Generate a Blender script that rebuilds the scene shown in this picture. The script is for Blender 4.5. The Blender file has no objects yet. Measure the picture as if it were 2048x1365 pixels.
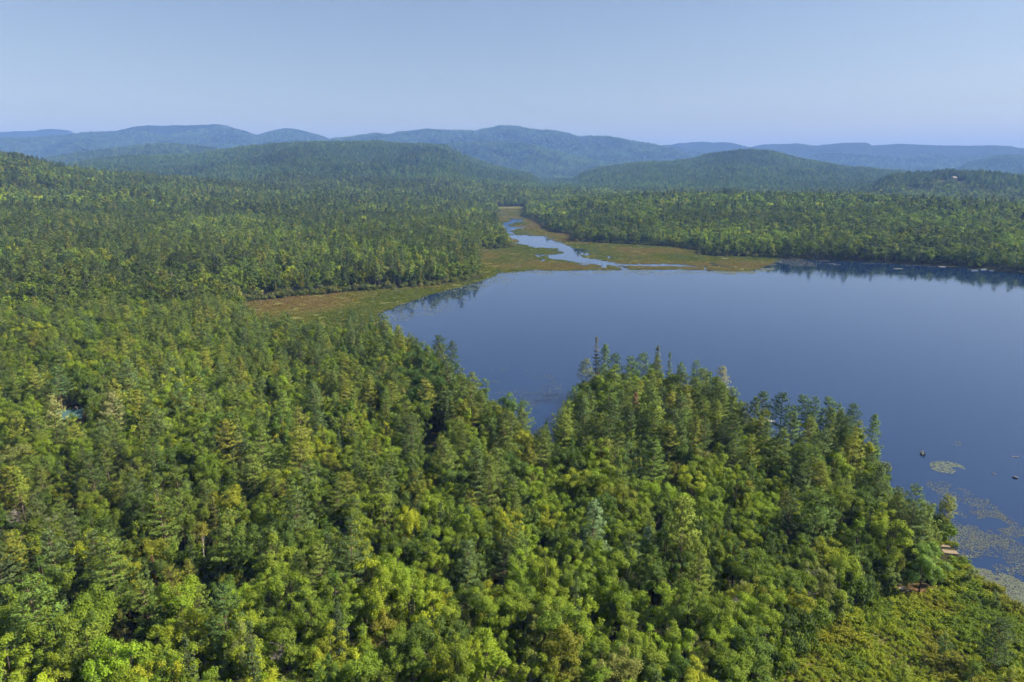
import bpy, bmesh, math, random
import numpy as np
from mathutils import Vector, Matrix

sc = bpy.context.scene
C = sc.collection
R = math.radians

# ------------------------------------------------------------------ camera
CAM_H, PITCH, FPX, CX, CY = 90.0, 14.0, 1365.0, 1024.0, 682.5
cd = bpy.data.cameras.new('camera')
cam = bpy.data.objects.new('camera', cd)
C.objects.link(cam)
cam.location = (0, 0, CAM_H)
cam.rotation_euler = (R(90 - PITCH), 0, 0)
cd.sensor_width, cd.lens = 36.0, 24.0
cd.clip_start, cd.clip_end = 1.0, 60000.0
sc.camera = cam

# ------------------------------------------------------------------ sky and sun
SUN_AZ, SUN_EL = 90.0, 41.0          # azimuth clockwise from the viewing direction
world = bpy.data.worlds.new('World')
sc.world = world
world.use_nodes = True
wn = world.node_tree
sky = wn.nodes.new('ShaderNodeTexSky')
sky.sky_type = 'NISHITA'
sky.sun_disc = False
sky.sun_elevation = R(SUN_EL)
sky.sun_rotation = R(SUN_AZ)
sky.altitude = 100
sky.air_density = 1.3
sky.dust_density = 0.6
sky.ozone_density = 0.8
bg = wn.nodes['Background']
bg.inputs['Strength'].default_value = 0.053
tintn = wn.nodes.new('ShaderNodeMix')          # one even tint over the whole sky
tintn.data_type, tintn.blend_type = 'RGBA', 'MULTIPLY'
tintn.inputs[0].default_value = 1.0
tintn.inputs[7].default_value = (.94, .88, .96, 1)
wn.links.new(sky.outputs[0], tintn.inputs[6])
wn.links.new(tintn.outputs[2], bg.inputs[0])
sl = bpy.data.lights.new('sun', 'SUN')
sl.energy, sl.angle, sl.color = 5.0, R(0.6), (1.0, 0.93, 0.80)
sun = bpy.data.objects.new('sun', sl)
C.objects.link(sun)
sdir = Vector((math.cos(R(SUN_EL)) * math.sin(R(SUN_AZ)), math.cos(R(SUN_EL)) * math.cos(R(SUN_AZ)), math.sin(R(SUN_EL))))
sun.rotation_euler = sdir.to_track_quat('Z', 'Y').to_euler()
sun.location = (300, -50, 300)

vs = sc.view_settings
vs.view_transform, vs.look, vs.gamma, vs.use_curve_mapping = 'Standard', 'None', 1.0, False
vs.exposure = 1.2
cy = sc.cycles
cy.max_bounces, cy.diffuse_bounces, cy.glossy_bounces, cy.transmission_bounces = 4, 3, 2, 1
cy.use_light_tree = False
cy.volume_bounces, cy.transparent_max_bounces = 0, 4
cy.use_denoising = True
cy.use_adaptive_sampling, cy.adaptive_threshold, cy.adaptive_min_samples = True, 0.03, 24

# ------------------------------------------------------------------ numeric helpers
rng = np.random.default_rng(7)
random.seed(7)
ST, CT = math.sin(R(PITCH)), math.cos(R(PITCH))


def ray(px, py):
    dx, dy = (px - CX) / FPX, (CY - py) / FPX
    return np.array([dx, CT + dy * ST, -ST + dy * CT])


def at(px, py, z=0.0):
    """the place at height z that the photo shows at (px, py) of its 2048 x 1365 pixels"""
    d = ray(px, py)
    t = (z - CAM_H) / d[2]
    return np.array([d[0] * t, d[1] * t])


def project(x, y, z):
    dz = z - CAM_H
    fw = y * CT - dz * ST
    up = y * ST + dz * CT
    fw = np.maximum(fw, 1e-3)
    return CX + FPX * x / fw, CY - FPX * up / fw


def _hash(ix, iy, s):
    n = (ix.astype(np.int64) * 374761393 + iy.astype(np.int64) * 668265263 + s * 974634457) & 0x7fffffff
    n = ((n ^ (n >> 13)) * 1274126177) & 0x7fffffff
    return ((n ^ (n >> 16)) & 0xffff) / 65535.0


def vnoise(x, y, s=0):
    ix, iy = np.floor(x), np.floor(y)
    fx, fy = x - ix, y - iy
    fx, fy = fx * fx * (3 - 2 * fx), fy * fy * (3 - 2 * fy)
    a, b = _hash(ix, iy, s), _hash(ix + 1, iy, s)
    c, d = _hash(ix, iy + 1, s), _hash(ix + 1, iy + 1, s)
    return (a + (b - a) * fx) * (1 - fy) + (c + (d - c) * fx) * fy


def fbm(x, y, s=0, o=4):
    v, a, t = 0.0, 1.0, 0.0
    for k in range(o):
        v = v + a * vnoise(x, y, s + k * 17)
        t += a
        a *= 0.5
        x, y = x * 2.03 + 11.3, y * 2.03 + 5.7
    return v / t


def sdist(x, y, poly):
    """signed distance to a polygon, negative inside"""
    P = np.asarray(poly, float)
    best = np.full(x.shape, 1e18)
    ins = np.zeros(x.shape, bool)
    for (x0, y0), (x1, y1) in zip(P, np.roll(P, -1, axis=0)):
        ex, ey = x1 - x0, y1 - y0
        t = np.clip(((x - x0) * ex + (y - y0) * ey) / max(ex * ex + ey * ey, 1e-9), 0, 1)
        best = np.minimum(best, (x - x0 - t * ex) ** 2 + (y - y0 - t * ey) ** 2)
        if y0 != y1:
            c = ((y0 <= y) & (y < y1)) | ((y1 <= y) & (y < y0))
            ins ^= c & (x < x0 + (y - y0) / (y1 - y0) * ex)
    return np.sqrt(best) * np.where(ins, -1, 1)


def sstep(a, b, v):
    t = np.clip((v - a) / (b - a), 0, 1)
    return t * t * (3 - 2 * t)


# ------------------------------------------------------------------ plan of the place (metres, lake level = 0)
g = lambda pts: [at(*p) for p in pts]
far_shore = g([(756, 630), (800, 610), (860, 590), (920, 575), (965, 562), (1000, 546), (1060, 541), (1150, 541), (1250, 540), (1350, 539),
               (1410, 541), (1450, 543), (1500, 543), (1540, 530), (1560, 519), (1620, 519), (1700, 523), (1800, 528), (1900, 534),
               (1970, 540), (2048, 548), (2300, 580)])
near_shore = g([(2300, 1420), (2048, 1232), (1995, 1185), (1940, 1140), (1912, 1100), (1905, 1050, 4), (1880, 1010, 8), (1840, 990, 12), (1812, 940, 15),
                (1792, 890, 17), (1772, 838, 18), (1722, 806, 18), (1660, 788, 19), (1580, 780, 20), (1520, 782, 19), (1478, 775, 16),
                (1455, 732, 19), (1400, 712, 20), (1330, 696, 20), (1250, 700, 20), (1200, 690, 19), (1172, 712, 17), (1158, 745, 16),
                (1128, 790, 15), (1108, 836, 14), (1092, 856, 12), (1066, 836, 13), (1030, 796, 14), (985, 768, 14), (945, 748, 13), (905, 715, 13),
                (862, 690, 13), (820, 672, 11), (775, 650, 10)])
LAKE = far_shore + [np.array(p) for p in ((560, 400), (640, 200), (420, 40), (230, 30))] + near_shore
MARSH = g([(960, 562), (958, 520), (965, 500), (1025, 497), (1012, 476), (1002, 455), (985, 441), (972, 433), (1000, 425), (982, 418),
           (1050, 417), (1048, 434), (1074, 443), (1092, 459), (1112, 466), (1146, 470), (1146, 484), (1200, 487), (1300, 492), (1350, 495),
           (1392, 501), (1402, 511), (1450, 514), (1530, 516), (1562, 518), (1540, 534), (1490, 548), (1250, 545), (1000, 550)])
BAYMARSH = g([(480, 606), (560, 598), (640, 590), (720, 583), (800, 578), (880, 571), (950, 560), (1010, 542), (1000, 560), (900, 600),
              (762, 646, 10), (735, 648, 12), (700, 650, 12), (640, 644, 13), (580, 640, 13), (530, 632, 12), (490, 618, 6)])
MEADOW = g([(1400, 1800), (1480, 1560), (1540, 1400), (1610, 1315), (1680, 1250), (1760, 1198), (1850, 1180), (1895, 1170), (1935, 1150), (2000, 1190), (2060, 1240),
            (2300, 1420), (2500, 1700), (2000, 2200)])
YARD = g([(1794, 1198), (1800, 1176), (1850, 1173), (1890, 1174), (1894, 1187), (1840, 1196)])
STREAMS = [g([(1009, 470), (1044, 470), (1087, 473), (1100, 478), (1126, 487), (1147, 497), (1167, 499), (1180, 503), (1166, 508), (1156, 515), (1194, 519),
              (1224, 526), (1253, 528), (1302, 528), (1360, 529), (1425, 536), (1360, 535), (1292, 534), (1214, 532), (1155, 526), (1124, 521),
              (1096, 518), (1100, 510), (1124, 506), (1114, 499), (1058, 494), (1038, 482), (1013, 475)]),
           g([(1003, 452), (1054, 455), (1036, 459), (1022, 463), (1030, 470), (1012, 470), (1006, 462)]),
           g([(1013, 435), (1034, 438), (1050, 440), (1044, 445), (1024, 447), (1016, 452), (1001, 453), (1008, 446), (1022, 441)])]


def ridge(pts, d, w_front, w_back, can=15.0, wob=0.05, seed=0):
    az, te = [], []
    for px, py in pts:
        v = ray(px, py)
        az.append(math.atan2(v[0], v[1]))
        te.append(v[2] / math.hypot(v[0], v[1]))
    return dict(az=np.array(az), te=np.array(te), d=d, wf=w_front, wb=w_back, can=can, wob=wob, seed=seed)


RIDGES = [
    ridge([(-300, 300), (-100, 272), (0, 266), (70, 262), (110, 259), (140, 263), (170, 276), (230, 330)], 11500, 1400, 1200, 0, .02, 1),
    ridge([(-300, 310), (-100, 290), (0, 280), (60, 280), (130, 275), (190, 265), (235, 262), (265, 254), (300, 251), (350, 252), (400, 250), (430, 249), (460, 254),
           (490, 262), (515, 270), (540, 262), (570, 256), (592, 258), (620, 265), (650, 275), (668, 283), (720, 296), (820, 330)], 8800, 1900, 1200, 8, .04, 2),
    ridge([(600, 330), (665, 281), (700, 277), (750, 270), (776, 272), (800, 268), (860, 262), (920, 265), (960, 264), (1000, 255), (1025, 255), (1060, 262), (1110, 266), (1140, 272),
           (1160, 278), (1180, 276), (1220, 277), (1260, 284), (1300, 291), (1345, 300), (1420, 330)], 7700, 1500, 1200, 12, .04, 3),
    ridge([(1150, 330), (1290, 292), (1330, 291), (1360, 287), (1400, 285), (1460, 286), (1490, 293), (1502, 294), (1530, 289), (1590, 288), (1630, 291), (1680, 287), (1735, 286),
           (1744, 292), (1770, 290), (1850, 290), (1900, 293), (1990, 291), (2048, 297), (2200, 300), (2400, 310)], 9600, 1900, 1200, 6, .03, 4),
    ridge([(40, 345), (90, 323), (150, 312), (200, 306), (260, 298), (330, 293), (400, 298), (440, 304), (520, 330), (560, 345)], 5300, 900, 700, 12, .05, 5),
    ridge([(800, 335), (900, 291), (960, 287), (1000, 287), (1060, 293), (1110, 305), (1160, 318), (1220, 330), (1280, 325), (1340, 328), (1420, 345)], 6000, 900, 800, 12, .05, 6),
    ridge([(1880, 345), (1950, 325), (2000, 316), (2048, 313), (2200, 305), (2400, 320)], 7000, 900, 800, 12, .04, 7),
    ridge([(60, 352), (160, 328), (250, 316), (400, 312), (450, 303), (500, 296), (560, 292), (620, 289), (700, 290), (760, 288), (800, 292), (850, 293), (890, 295), (920, 309),
           (950, 323), (1000, 338), (1050, 348), (1100, 360)], 3600, 1250, 500, 15, .09, 8),
    ridge([(1130, 356), (1190, 341), (1260, 331), (1340, 328), (1380, 322), (1420, 311), (1480, 305), (1520, 304), (1560, 310), (1600, 321), (1650, 330), (1700, 338), (1800, 347),
           (1900, 358)], 3800, 1000, 500, 15, .07, 9),
    ridge([(1720, 366), (1820, 352), (1880, 348), (1930, 347), (1990, 350), (2048, 358), (2200, 368)], 2500, 320, 300, 15, .04, 10),
    ridge([(-500, 268), (-200, 290), (0, 310), (60, 322), (120, 335), (180, 345), (300, 356), (450, 368), (600, 377), (750, 389), (900, 404), (960, 414), (1000, 424)], 1900, 800, 350, 15, .06, 11),
    ridge([(1040, 414), (1100, 404), (1200, 395), (1300, 391), (1500, 389), (1700, 392), (1900, 402), (2048, 412), (2300, 416)], 1350, 380, 260, 15, .05, 12),
]


def water_sd(x, y):
    d = sdist(x, y, LAKE)
    near = (y > 560) & (y < 1700) & (np.abs(x) < 320)
    if near.any():
        xs, ys = x[near], y[near]
        s = np.minimum.reduce([sdist(xs, ys, p) for p in STREAMS])
        s = s + (fbm(xs / 11, ys / 18, 91, 4) - .5) * 9 + .3
        pool = (fbm(xs / 8, ys / 15, 95, 3) - .39) * 45 + sstep(8, 40, s) * 9
        pool = np.where(sdist(xs, ys, MARSH) < -3, pool, 50)
        d[near] = np.minimum.reduce([d[near], s, pool])
    return d


def open_sd(x, y):
    return np.minimum.reduce([sdist(x, y, p) for p in (LAKE, MARSH, BAYMARSH)])


def terrain(x, y):
    x, y = np.asarray(x, float), np.asarray(y, float)
    r = np.hypot(x, y)
    az = np.arctan2(x, y)
    dw = np.full(x.shape, 500.0)
    do = np.full(x.shape, 500.0)
    m = r < 1900
    if m.any():
        wob = (fbm(x[m] / 9, y[m] / 9, 5, 3) - .5) * np.clip(r[m] / 90, 2.0, 6)
        dw[m] = water_sd(x[m], y[m]) + wob
        do[m] = open_sd(x[m], y[m])
    z = np.where(dw < 0, np.maximum(dw * .22, -1.6), 0.32 * sstep(0, 3, dw) + .12 * (fbm(x / 7, y / 7, 3, 2) - .3))
    z = np.where(dw < 0, np.minimum(z, -.02), np.maximum(z, .03))
    land = sstep(0, 1, do / 140)
    z = z + land * (3.5 + 5.0 * fbm(x / 130, y / 130, 21, 3))
    far = sstep(1300, 2600, r)
    z = z + far * (14 + 34 * (fbm(x / 700, y / 700, 31, 5) - .4))
    best = np.zeros(x.shape)
    for k in RIDGES:
        te = np.interp(az, k['az'], k['te'], left=-1, right=-1)
        d = k['d'] * (1 + k['wob'] * 2 * (fbm(az * 9 + 3, az * 0 + k['seed'], k['seed'], 2) - .5))
        H = CAM_H + d * (te + .0028 * (fbm(az * 95 + 7, az * 0 + 2.5, 90 + k['seed'], 3) - .5)) - k['can']
        u = (r - d)
        w = np.where(u < 0, k['wf'], k['wb'])
        f = np.exp(-(u / w) ** 2)
        inside = sstep(k['az'][0], k['az'][0] + .03, az) * (1 - sstep(k['az'][-1] - .03, k['az'][-1], az))
        spur = 1 - (1 - np.exp(-(u / (w * .45)) ** 2)) * .75 * np.abs(2 * fbm(x / (k['wf'] * .45), y / (k['wf'] * .45), 40 + k['seed'], 4) - 1) ** .7
        best = np.maximum(best, np.where(H > 0, H * f * spur * inside, 0))
    lowmask = sstep(15, 120, do)
    best = best * lowmask
    return np.maximum(z, z * .3 + best)


# ------------------------------------------------------------------ mesh and object helpers
def np_mesh(name, verts, tris=None, quads=None, mats=(), midx=None, attrs=None, smooth=False):
    """mesh from numpy arrays; faces = quads then tris"""
    me = bpy.data.meshes.new(name)
    V = np.asarray(verts, np.float32)
    nq = 0 if quads is None else len(quads)
    nt = 0 if tris is None else len(tris)
    loops = np.concatenate([np.asarray(a, np.int32).ravel() for a in (quads, tris) if a is not None and len(a)])
    starts = np.concatenate([np.arange(nq) * 4, nq * 4 + np.arange(nt) * 3]).astype(np.int32)
    me.vertices.add(len(V))
    me.vertices.foreach_set('co', V.ravel())
    me.loops.add(len(loops))
    me.loops.foreach_set('vertex_index', loops)
    me.polygons.add(nq + nt)
    me.polygons.foreach_set('loop_start', starts)
    for m in mats:
        me.materials.append(m)
    if midx is not None:
        me.polygons.foreach_set('material_index', np.asarray(midx, np.int32))
    for k, (typ, arr) in (attrs or {}).items():
        a = me.attributes.new(k, typ, 'POINT')
        key = {'FLOAT': 'value', 'FLOAT_VECTOR': 'vector', 'FLOAT_COLOR': 'color', 'INT': 'value'}[typ]
        a.data.foreach_set(key, np.asarray(arr).ravel())
    me.update(calc_edges=True)
    me.validate()
    if smooth:
        me.polygons.foreach_set('use_smooth', np.ones(nq + nt, bool))
    return me


def link(name, data, parent=None, loc=None):
    o = bpy.data.objects.new(name, data)
    C.objects.link(o)
    if parent is not None:
        o.parent = parent
    if loc is not None:
        o.location = loc
    return o


def tag(o, label=None, cat=None, group=None, kind=None):
    for k, v in (('label', label), ('category', cat), ('group', group), ('kind', kind)):
        if v:
            o[k] = v
    return o


class MB:
    """collects simple solids, built as one mesh"""
    def __init__(self):
        self.bm = bmesh.new()

    def box(self, c, s, rz=0, rx=0, ry=0):
        M = Matrix.Translation(c) @ Matrix.Rotation(rz, 4, 'Z') @ Matrix.Rotation(rx, 4, 'X') @ Matrix.Rotation(ry, 4, 'Y') @ Matrix.Diagonal((*s, 1))
        bmesh.ops.create_cube(self.bm, size=1, matrix=M)
        return self

    def cyl(self, c, r, h, n=10, r2=None):
        bmesh.ops.create_cone(self.bm, cap_ends=True, segments=n, radius1=r, radius2=r if r2 is None else r2, depth=h, matrix=Matrix.Translation(c))
        return self

    def poly(self, vs_, fs):
        b = [self.bm.verts.new(v) for v in vs_]
        for f in fs:
            self.bm.faces.new([b[i] for i in f])
        return self

    def build(self, name, mat, parent=None, bevel=0, smooth=False):
        if bevel:
            bmesh.ops.bevel(self.bm, geom=self.bm.edges[:], offset=bevel, segments=2, affect='EDGES')
        bmesh.ops.recalc_face_normals(self.bm, faces=self.bm.faces[:])
        me = bpy.data.meshes.new(name)
        self.bm.to_mesh(me)
        self.bm.free()
        me.materials.append(mat)
        if smooth:
            me.polygons.foreach_set('use_smooth', np.ones(len(me.polygons), bool))
        return link(name, me, parent)


# ------------------------------------------------------------------ materials
def new_mat(name):
    m = bpy.data.materials.new(name)
    m.use_nodes = True
    nt = m.node_tree
    return m, nt, nt.nodes['Principled BSDF'], nt.nodes['Material Output']


def noise_node(nt, scale, detail=3, rough=.55, coord='Object', vec=None):
    n = nt.nodes.new('ShaderNodeTexNoise')
    n.inputs['Scale'].default_value = scale
    n.inputs['Detail'].default_value = detail
    n.inputs['Roughness'].default_value = rough
    if vec is None:
        tc = nt.nodes.new('ShaderNodeTexCoord')
        vec = tc.outputs[coord]
    nt.links.new(vec, n.inputs['Vector'])
    return n


def ramp(nt, fac, stops):
    r = nt.nodes.new('ShaderNodeValToRGB')
    e = r.color_ramp.elements
    while len(e) < len(stops):
        e.new(0.5)
    for el, (p, c) in zip(e, stops):
        el.position, el.color = p, (*c, 1)
    nt.links.new(fac, r.inputs[0])
    return r


def mixc(nt, fac, a, b, mode='MIX'):
    m = nt.nodes.new('ShaderNodeMix')
    m.data_type, m.blend_type = 'RGBA', mode
    for sock, v in ((m.inputs[0], fac), (m.inputs[6], a), (m.inputs[7], b)):
        if hasattr(v, 'is_linked'):
            nt.links.new(v, sock)
        elif isinstance(v, tuple):
            sock.default_value = (*v, 1)
        else:
            sock.default_value = v
    return m.outputs[2]


def mathn(nt, op, a, b=None, c=None, clamp=False):
    m = nt.nodes.new('ShaderNodeMath')
    m.operation, m.use_clamp = op, clamp
    for sock, v in zip(m.inputs, (a, b, c)):
        if v is None:
            continue
        if hasattr(v, 'is_linked'):
            nt.links.new(v, sock)
        else:
            sock.default_value = v
    return m.outputs[0]


def solid(name, col, rough=.6, var=.15, scale=3.0, metal=0.0, spec=.4):
    m, nt, p, o = new_mat(name)
    n = noise_node(nt, scale, 4)
    lo, hi = tuple(c * (1 - var) for c in col), tuple(min(1, c * (1 + var)) for c in col)
    nt.links.new(ramp(nt, n.outputs[0], [(.3, lo), (.7, hi)]).outputs[0], p.inputs['Base Color'])
    p.inputs['Roughness'].default_value = rough
    p.inputs['Metallic'].default_value = metal
    p.inputs['Specular IOR Level'].default_value = spec
    return m


def leaf_mat(name, trans=.3, var=.38):
    """foliage: the tree's own colour (tint) times each leaf spray's own variation"""
    m, nt, p, o = new_mat(name)
    a = nt.nodes.new('ShaderNodeAttribute')
    a.attribute_type, a.attribute_name = 'INSTANCER', 'tint'
    v = nt.nodes.new('ShaderNodeAttribute')
    v.attribute_type, v.attribute_name = 'GEOMETRY', 'leafvar'
    k = mathn(nt, 'MULTIPLY_ADD', v.outputs['Fac'], var, 1 - var / 2)
    grey = nt.nodes.new('ShaderNodeCombineXYZ')
    warm = mathn(nt, 'MULTIPLY_ADD', v.outputs['Fac'], .16, -.08)
    nt.links.new(mathn(nt, 'MULTIPLY', k, mathn(nt, 'ADD', 1.0, warm)), grey.inputs[0])
    nt.links.new(k, grey.inputs[1])
    nt.links.new(mathn(nt, 'MULTIPLY', k, mathn(nt, 'SUBTRACT', 1.0, warm)), grey.inputs[2])
    vm = nt.nodes.new('ShaderNodeVectorMath')
    vm.operation = 'MULTIPLY'
    nt.links.new(a.outputs['Color'], vm.inputs[0])
    nt.links.new(grey.outputs[0], vm.inputs[1])
    p.inputs['Roughness'].default_value = .65
    p.inputs['Specular IOR Level'].default_value = .10
    nt.links.new(vm.outputs[0], p.inputs['Base Color'])
    t = nt.nodes.new('ShaderNodeBsdfTranslucent')
    tw = nt.nodes.new('ShaderNodeVectorMath')
    tw.operation = 'MULTIPLY'
    nt.links.new(vm.outputs[0], tw.inputs[0])
    tw.inputs[1].default_value = (1.15, 1.4, .6)
    nt.links.new(tw.outputs[0], t.inputs['Color'])
    mx = nt.nodes.new('ShaderNodeMixShader')
    mx.inputs[0].default_value = trans
    nt.links.new(p.outputs[0], mx.inputs[1])
    nt.links.new(t.outputs[0], mx.inputs[2])
    nt.links.new(mx.outputs[0], o.inputs['Surface'])
    return m


M_LEAF = leaf_mat('broad_leaves', .28)
M_NEED = leaf_mat('needles', .12, .36)
M_GRASS = leaf_mat('marsh_grass_blades', .3, .5)
M_BARK = solid('bark', (.085, .065, .048), .9, .35, 1.5, spec=.1)
M_BARKP = solid('pine_bark', (.17, .125, .085), .9, .3, 1.5, spec=.1)
M_BIRCH = solid('pale_bark', (.42, .38, .32), .8, .3, 2.0, spec=.1)
M_DEAD = solid('dead_wood', (.30, .255, .215), .9, .25, 2.0, spec=.1)

# ground: forest litter near, marsh by height, far forest canopy by distance
m, nt, p, o = new_mat('ground_cover')
geo = nt.nodes.new('ShaderNodeNewGeometry')
za = nt.nodes.new('ShaderNodeAttribute'); za.attribute_name = 'marsh'
fa = nt.nodes.new('ShaderNodeAttribute'); fa.attribute_name = 'farness'
ya = nt.nodes.new('ShaderNodeAttribute'); ya.attribute_name = 'yard'
ra = nt.nodes.new('ShaderNodeAttribute'); ra.attribute_name = 'rock'
P = geo.outputs['Position']
n1 = noise_node(nt, .35, 5, vec=P)
floor_c = ramp(nt, n1.outputs[0], [(.3, (.022, .022, .010)), (.55, (.035, .036, .014)), (.75, (.06, .05, .025))]).outputs[0]
n2 = noise_node(nt, .022, 5, .6, vec=P)
n3 = noise_node(nt, .5, 4, .7, vec=P)
marsh_a = ramp(nt, n2.outputs[0], [(.36, (.105, .125, .022)), (.5, (.135, .130, .034)), (.62, (.150, .120, .042))]).outputs[0]
marsh_c = mixc(nt, .8, marsh_a, ramp(nt, n3.outputs[0], [(.3, (.45, .5, .45)), (.7, (1.25, 1.2, 1.1))]).outputs[0], 'MULTIPLY')
sx = nt.nodes.new('ShaderNodeSeparateXYZ')
nt.links.new(P, sx.inputs[0])
wet = nt.nodes.new('ShaderNodeMapRange')        # soaked mud at the water's edge
wet.inputs['From Min'].default_value, wet.inputs['From Max'].default_value = .30, .05
nt.links.new(sx.outputs[2], wet.inputs['Value'])
marsh_c = mixc(nt, wet.outputs[0], marsh_c, (.045, .055, .020))
n4 = noise_node(nt, .045, 5, .75, vec=P)
n5 = noise_node(nt, .0016, 4, .6, vec=P)
far_a = ramp(nt, n4.outputs[0], [(.34, (.005, .009, .005)), (.5, (.012, .019, .008)), (.66, (.024, .032, .012))]).outputs[0]  # far canopy colour darkened to include the shade among its trees
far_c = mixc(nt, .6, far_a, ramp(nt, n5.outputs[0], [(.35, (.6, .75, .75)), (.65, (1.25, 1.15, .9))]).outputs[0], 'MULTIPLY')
n6 = noise_node(nt, .012, 5, .7, vec=P)
rockf = mathn(nt, 'MULTIPLY', ra.outputs['Fac'], mathn(nt, 'GREATER_THAN', n6.outputs[0], .66))
far_c = mixc(nt, rockf, far_c, (.20, .18, .165))
c = mixc(nt, za.outputs['Fac'], floor_c, marsh_c)
c = mixc(nt, ya.outputs['Fac'], c, mixc(nt, n3.outputs[0], (.10, .060, .028), (.16, .095, .045)))
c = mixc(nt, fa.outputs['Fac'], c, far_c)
nt.links.new(c, p.inputs['Base Color'])
p.inputs['Roughness'].default_value = .95
p.inputs['Specular IOR Level'].default_value = .05
bmp = nt.nodes.new('ShaderNodeBump')
bmp.inputs['Strength'].default_value = 1.0
bmp.inputs['Distance'].default_value = 9.0
nt.links.new(mathn(nt, 'MULTIPLY', n4.outputs[0], fa.outputs['Fac']), bmp.inputs['Height'])
nt.links.new(bmp.outputs[0], p.inputs['Normal'])
M_GROUND = m

# lake water
m, nt, p, o = new_mat('lake_water')
geo = nt.nodes.new('ShaderNodeNewGeometry')
w1 = noise_node(nt, 1.6, 3, .6, vec=geo.outputs['Position'])
mp_ = nt.nodes.new('ShaderNodeMapping')
mp_.inputs['Scale'].default_value = (.5, 1.6, 1)
mp_.inputs['Rotation'].default_value = (0, 0, .25)
nt.links.new(geo.outputs['Position'], mp_.inputs['Vector'])
w2 = noise_node(nt, .014, 4, .6, vec=mp_.outputs[0])
nt.links.new(mathn(nt, 'MULTIPLY_ADD', w2.outputs[0], .16, -.05, clamp=True), p.inputs['Roughness'])
bmp = nt.nodes.new('ShaderNodeBump')
bmp.inputs['Distance'].default_value = .02
nt.links.new(mathn(nt, 'MULTIPLY_ADD', w2.outputs[0], 1.6, -.45, clamp=True), bmp.inputs['Strength'])
nt.links.new(w1.outputs[0], bmp.inputs['Height'])
nt.links.new(bmp.outputs[0], p.inputs['Normal'])
p.inputs['Base Color'].default_value = (.005, .018, .056, 1)
p.inputs['Roughness'].default_value = .02
p.inputs['IOR'].default_value = 1.9
M_WATER = m

# lily pads
m, nt, p, o = new_mat('lily_pad')
v = nt.nodes.new('ShaderNodeAttribute'); v.attribute_name = 'leafvar'
nt.links.new(ramp(nt, v.outputs['Fac'], [(0, (.120, .140, .080)), (.45, (.080, .094, .048)), (.8, (.068, .066, .044)), (1, (.052, .040, .032))]).outputs[0], p.inputs['Base Color'])
p.inputs['Roughness'].default_value = .5
M_LILY = m

# ------------------------------------------------------------------ ground sheet
NA, NR = 520, 760
azs = np.linspace(R(-47), R(47), NA)
rs = np.geomspace(26, 14500, NR)
A, RR = np.meshgrid(azs, rs)
GX, GY = RR * np.sin(A), RR * np.cos(A)
GZ = terrain(GX.ravel(), GY.ravel()).reshape(GX.shape)
idx = np.arange(NA * NR).reshape(NR, NA)
quads = np.stack([idx[:-1, :-1], idx[:-1, 1:], idx[1:, 1:], idx[1:, :-1]], -1).reshape(-1, 4)
fx, fy = GX.ravel(), GY.ravel()
dOpen = open_sd(fx, fy)
dMead = sdist(fx, fy, MEADOW)
dWet = np.minimum(sdist(fx, fy, MARSH), sdist(fx, fy, BAYMARSH))
marshv = np.maximum(1 - sstep(-2, 8, dWet), 1 - sstep(-1, 3, dMead)) * (np.hypot(fx, fy) < 2200)
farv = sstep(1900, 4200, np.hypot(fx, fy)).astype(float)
yardv = 1 - sstep(-.8, .8, sdist(fx, fy, YARD))
HOUSE_XY = at(1904, 352.6, 66)
HOUSE_XY = HOUSE_XY * (2380 / np.hypot(*HOUSE_XY))
yardv = np.maximum(yardv, 1 - sstep(18, 30, np.hypot((fx - HOUSE_XY[0] + 14) / 1.4, (fy - HOUSE_XY[1] + 22) / 1.0)))
_az, _r = np.arctan2(fx, fy), np.hypot(fx, fy)
_b1 = RIDGES[1]
rockv = ((_r > 6600) & (_r < 10000) & (_az < math.atan2(*ray(680, 280)[:2]))) * sstep(170, 330, GZ.ravel())
rockv = np.maximum(rockv, ((_r > 4500) & (_r < 6000) & (_az < 0)) * sstep(150, 190, GZ.ravel()) * .9)
fl = lambda a: ('FLOAT', np.asarray(a, np.float32))
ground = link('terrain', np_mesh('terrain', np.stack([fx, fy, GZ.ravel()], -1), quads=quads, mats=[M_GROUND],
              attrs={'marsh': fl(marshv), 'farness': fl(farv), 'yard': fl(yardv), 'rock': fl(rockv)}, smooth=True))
tag(ground, 'rolling wooded ground and marsh around the lake', kind='structure')

wv = [(-330, 24, 0), (720, 24, 0), (720, 1750, 0), (-330, 1750, 0)]
water = link('lake', np_mesh('lake', wv, quads=[(0, 1, 2, 3)], mats=[M_WATER]))
tag(water, 'calm blue lake and stream water', kind='structure')

# running skyline per azimuth, to skip trees nobody can see
tops = (GZ + np.where(RR > 300, 6, 0) - CAM_H) / RR
RUN = np.maximum.accumulate(tops, axis=0)


def in_view(x, y, z, h, margin=60, slack=20):
    r, az = np.hypot(x, y), np.arctan2(x, y)
    px, py = project(x, y, z + h)
    px0, py0 = project(x, y, z)
    mp = margin * FPX / np.maximum(r, 30)
    ok = (px > -mp) & (px < 2048 + mp) & (py < 1365 + mp * .55) & (y > 10)
    ia = np.clip(((az - azs[0]) / (azs[1] - azs[0])).round().astype(int), 0, NA - 1)
    ir = np.clip(np.searchsorted(rs, r * .985) - 1, 0, NR - 1)
    return ok & ((z + h + slack - CAM_H) / r > RUN[ir, ia])


# ------------------------------------------------------------------ tree shapes
def unit(v):
    return v / np.maximum(np.linalg.norm(v, axis=-1, keepdims=True), 1e-9)


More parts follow.
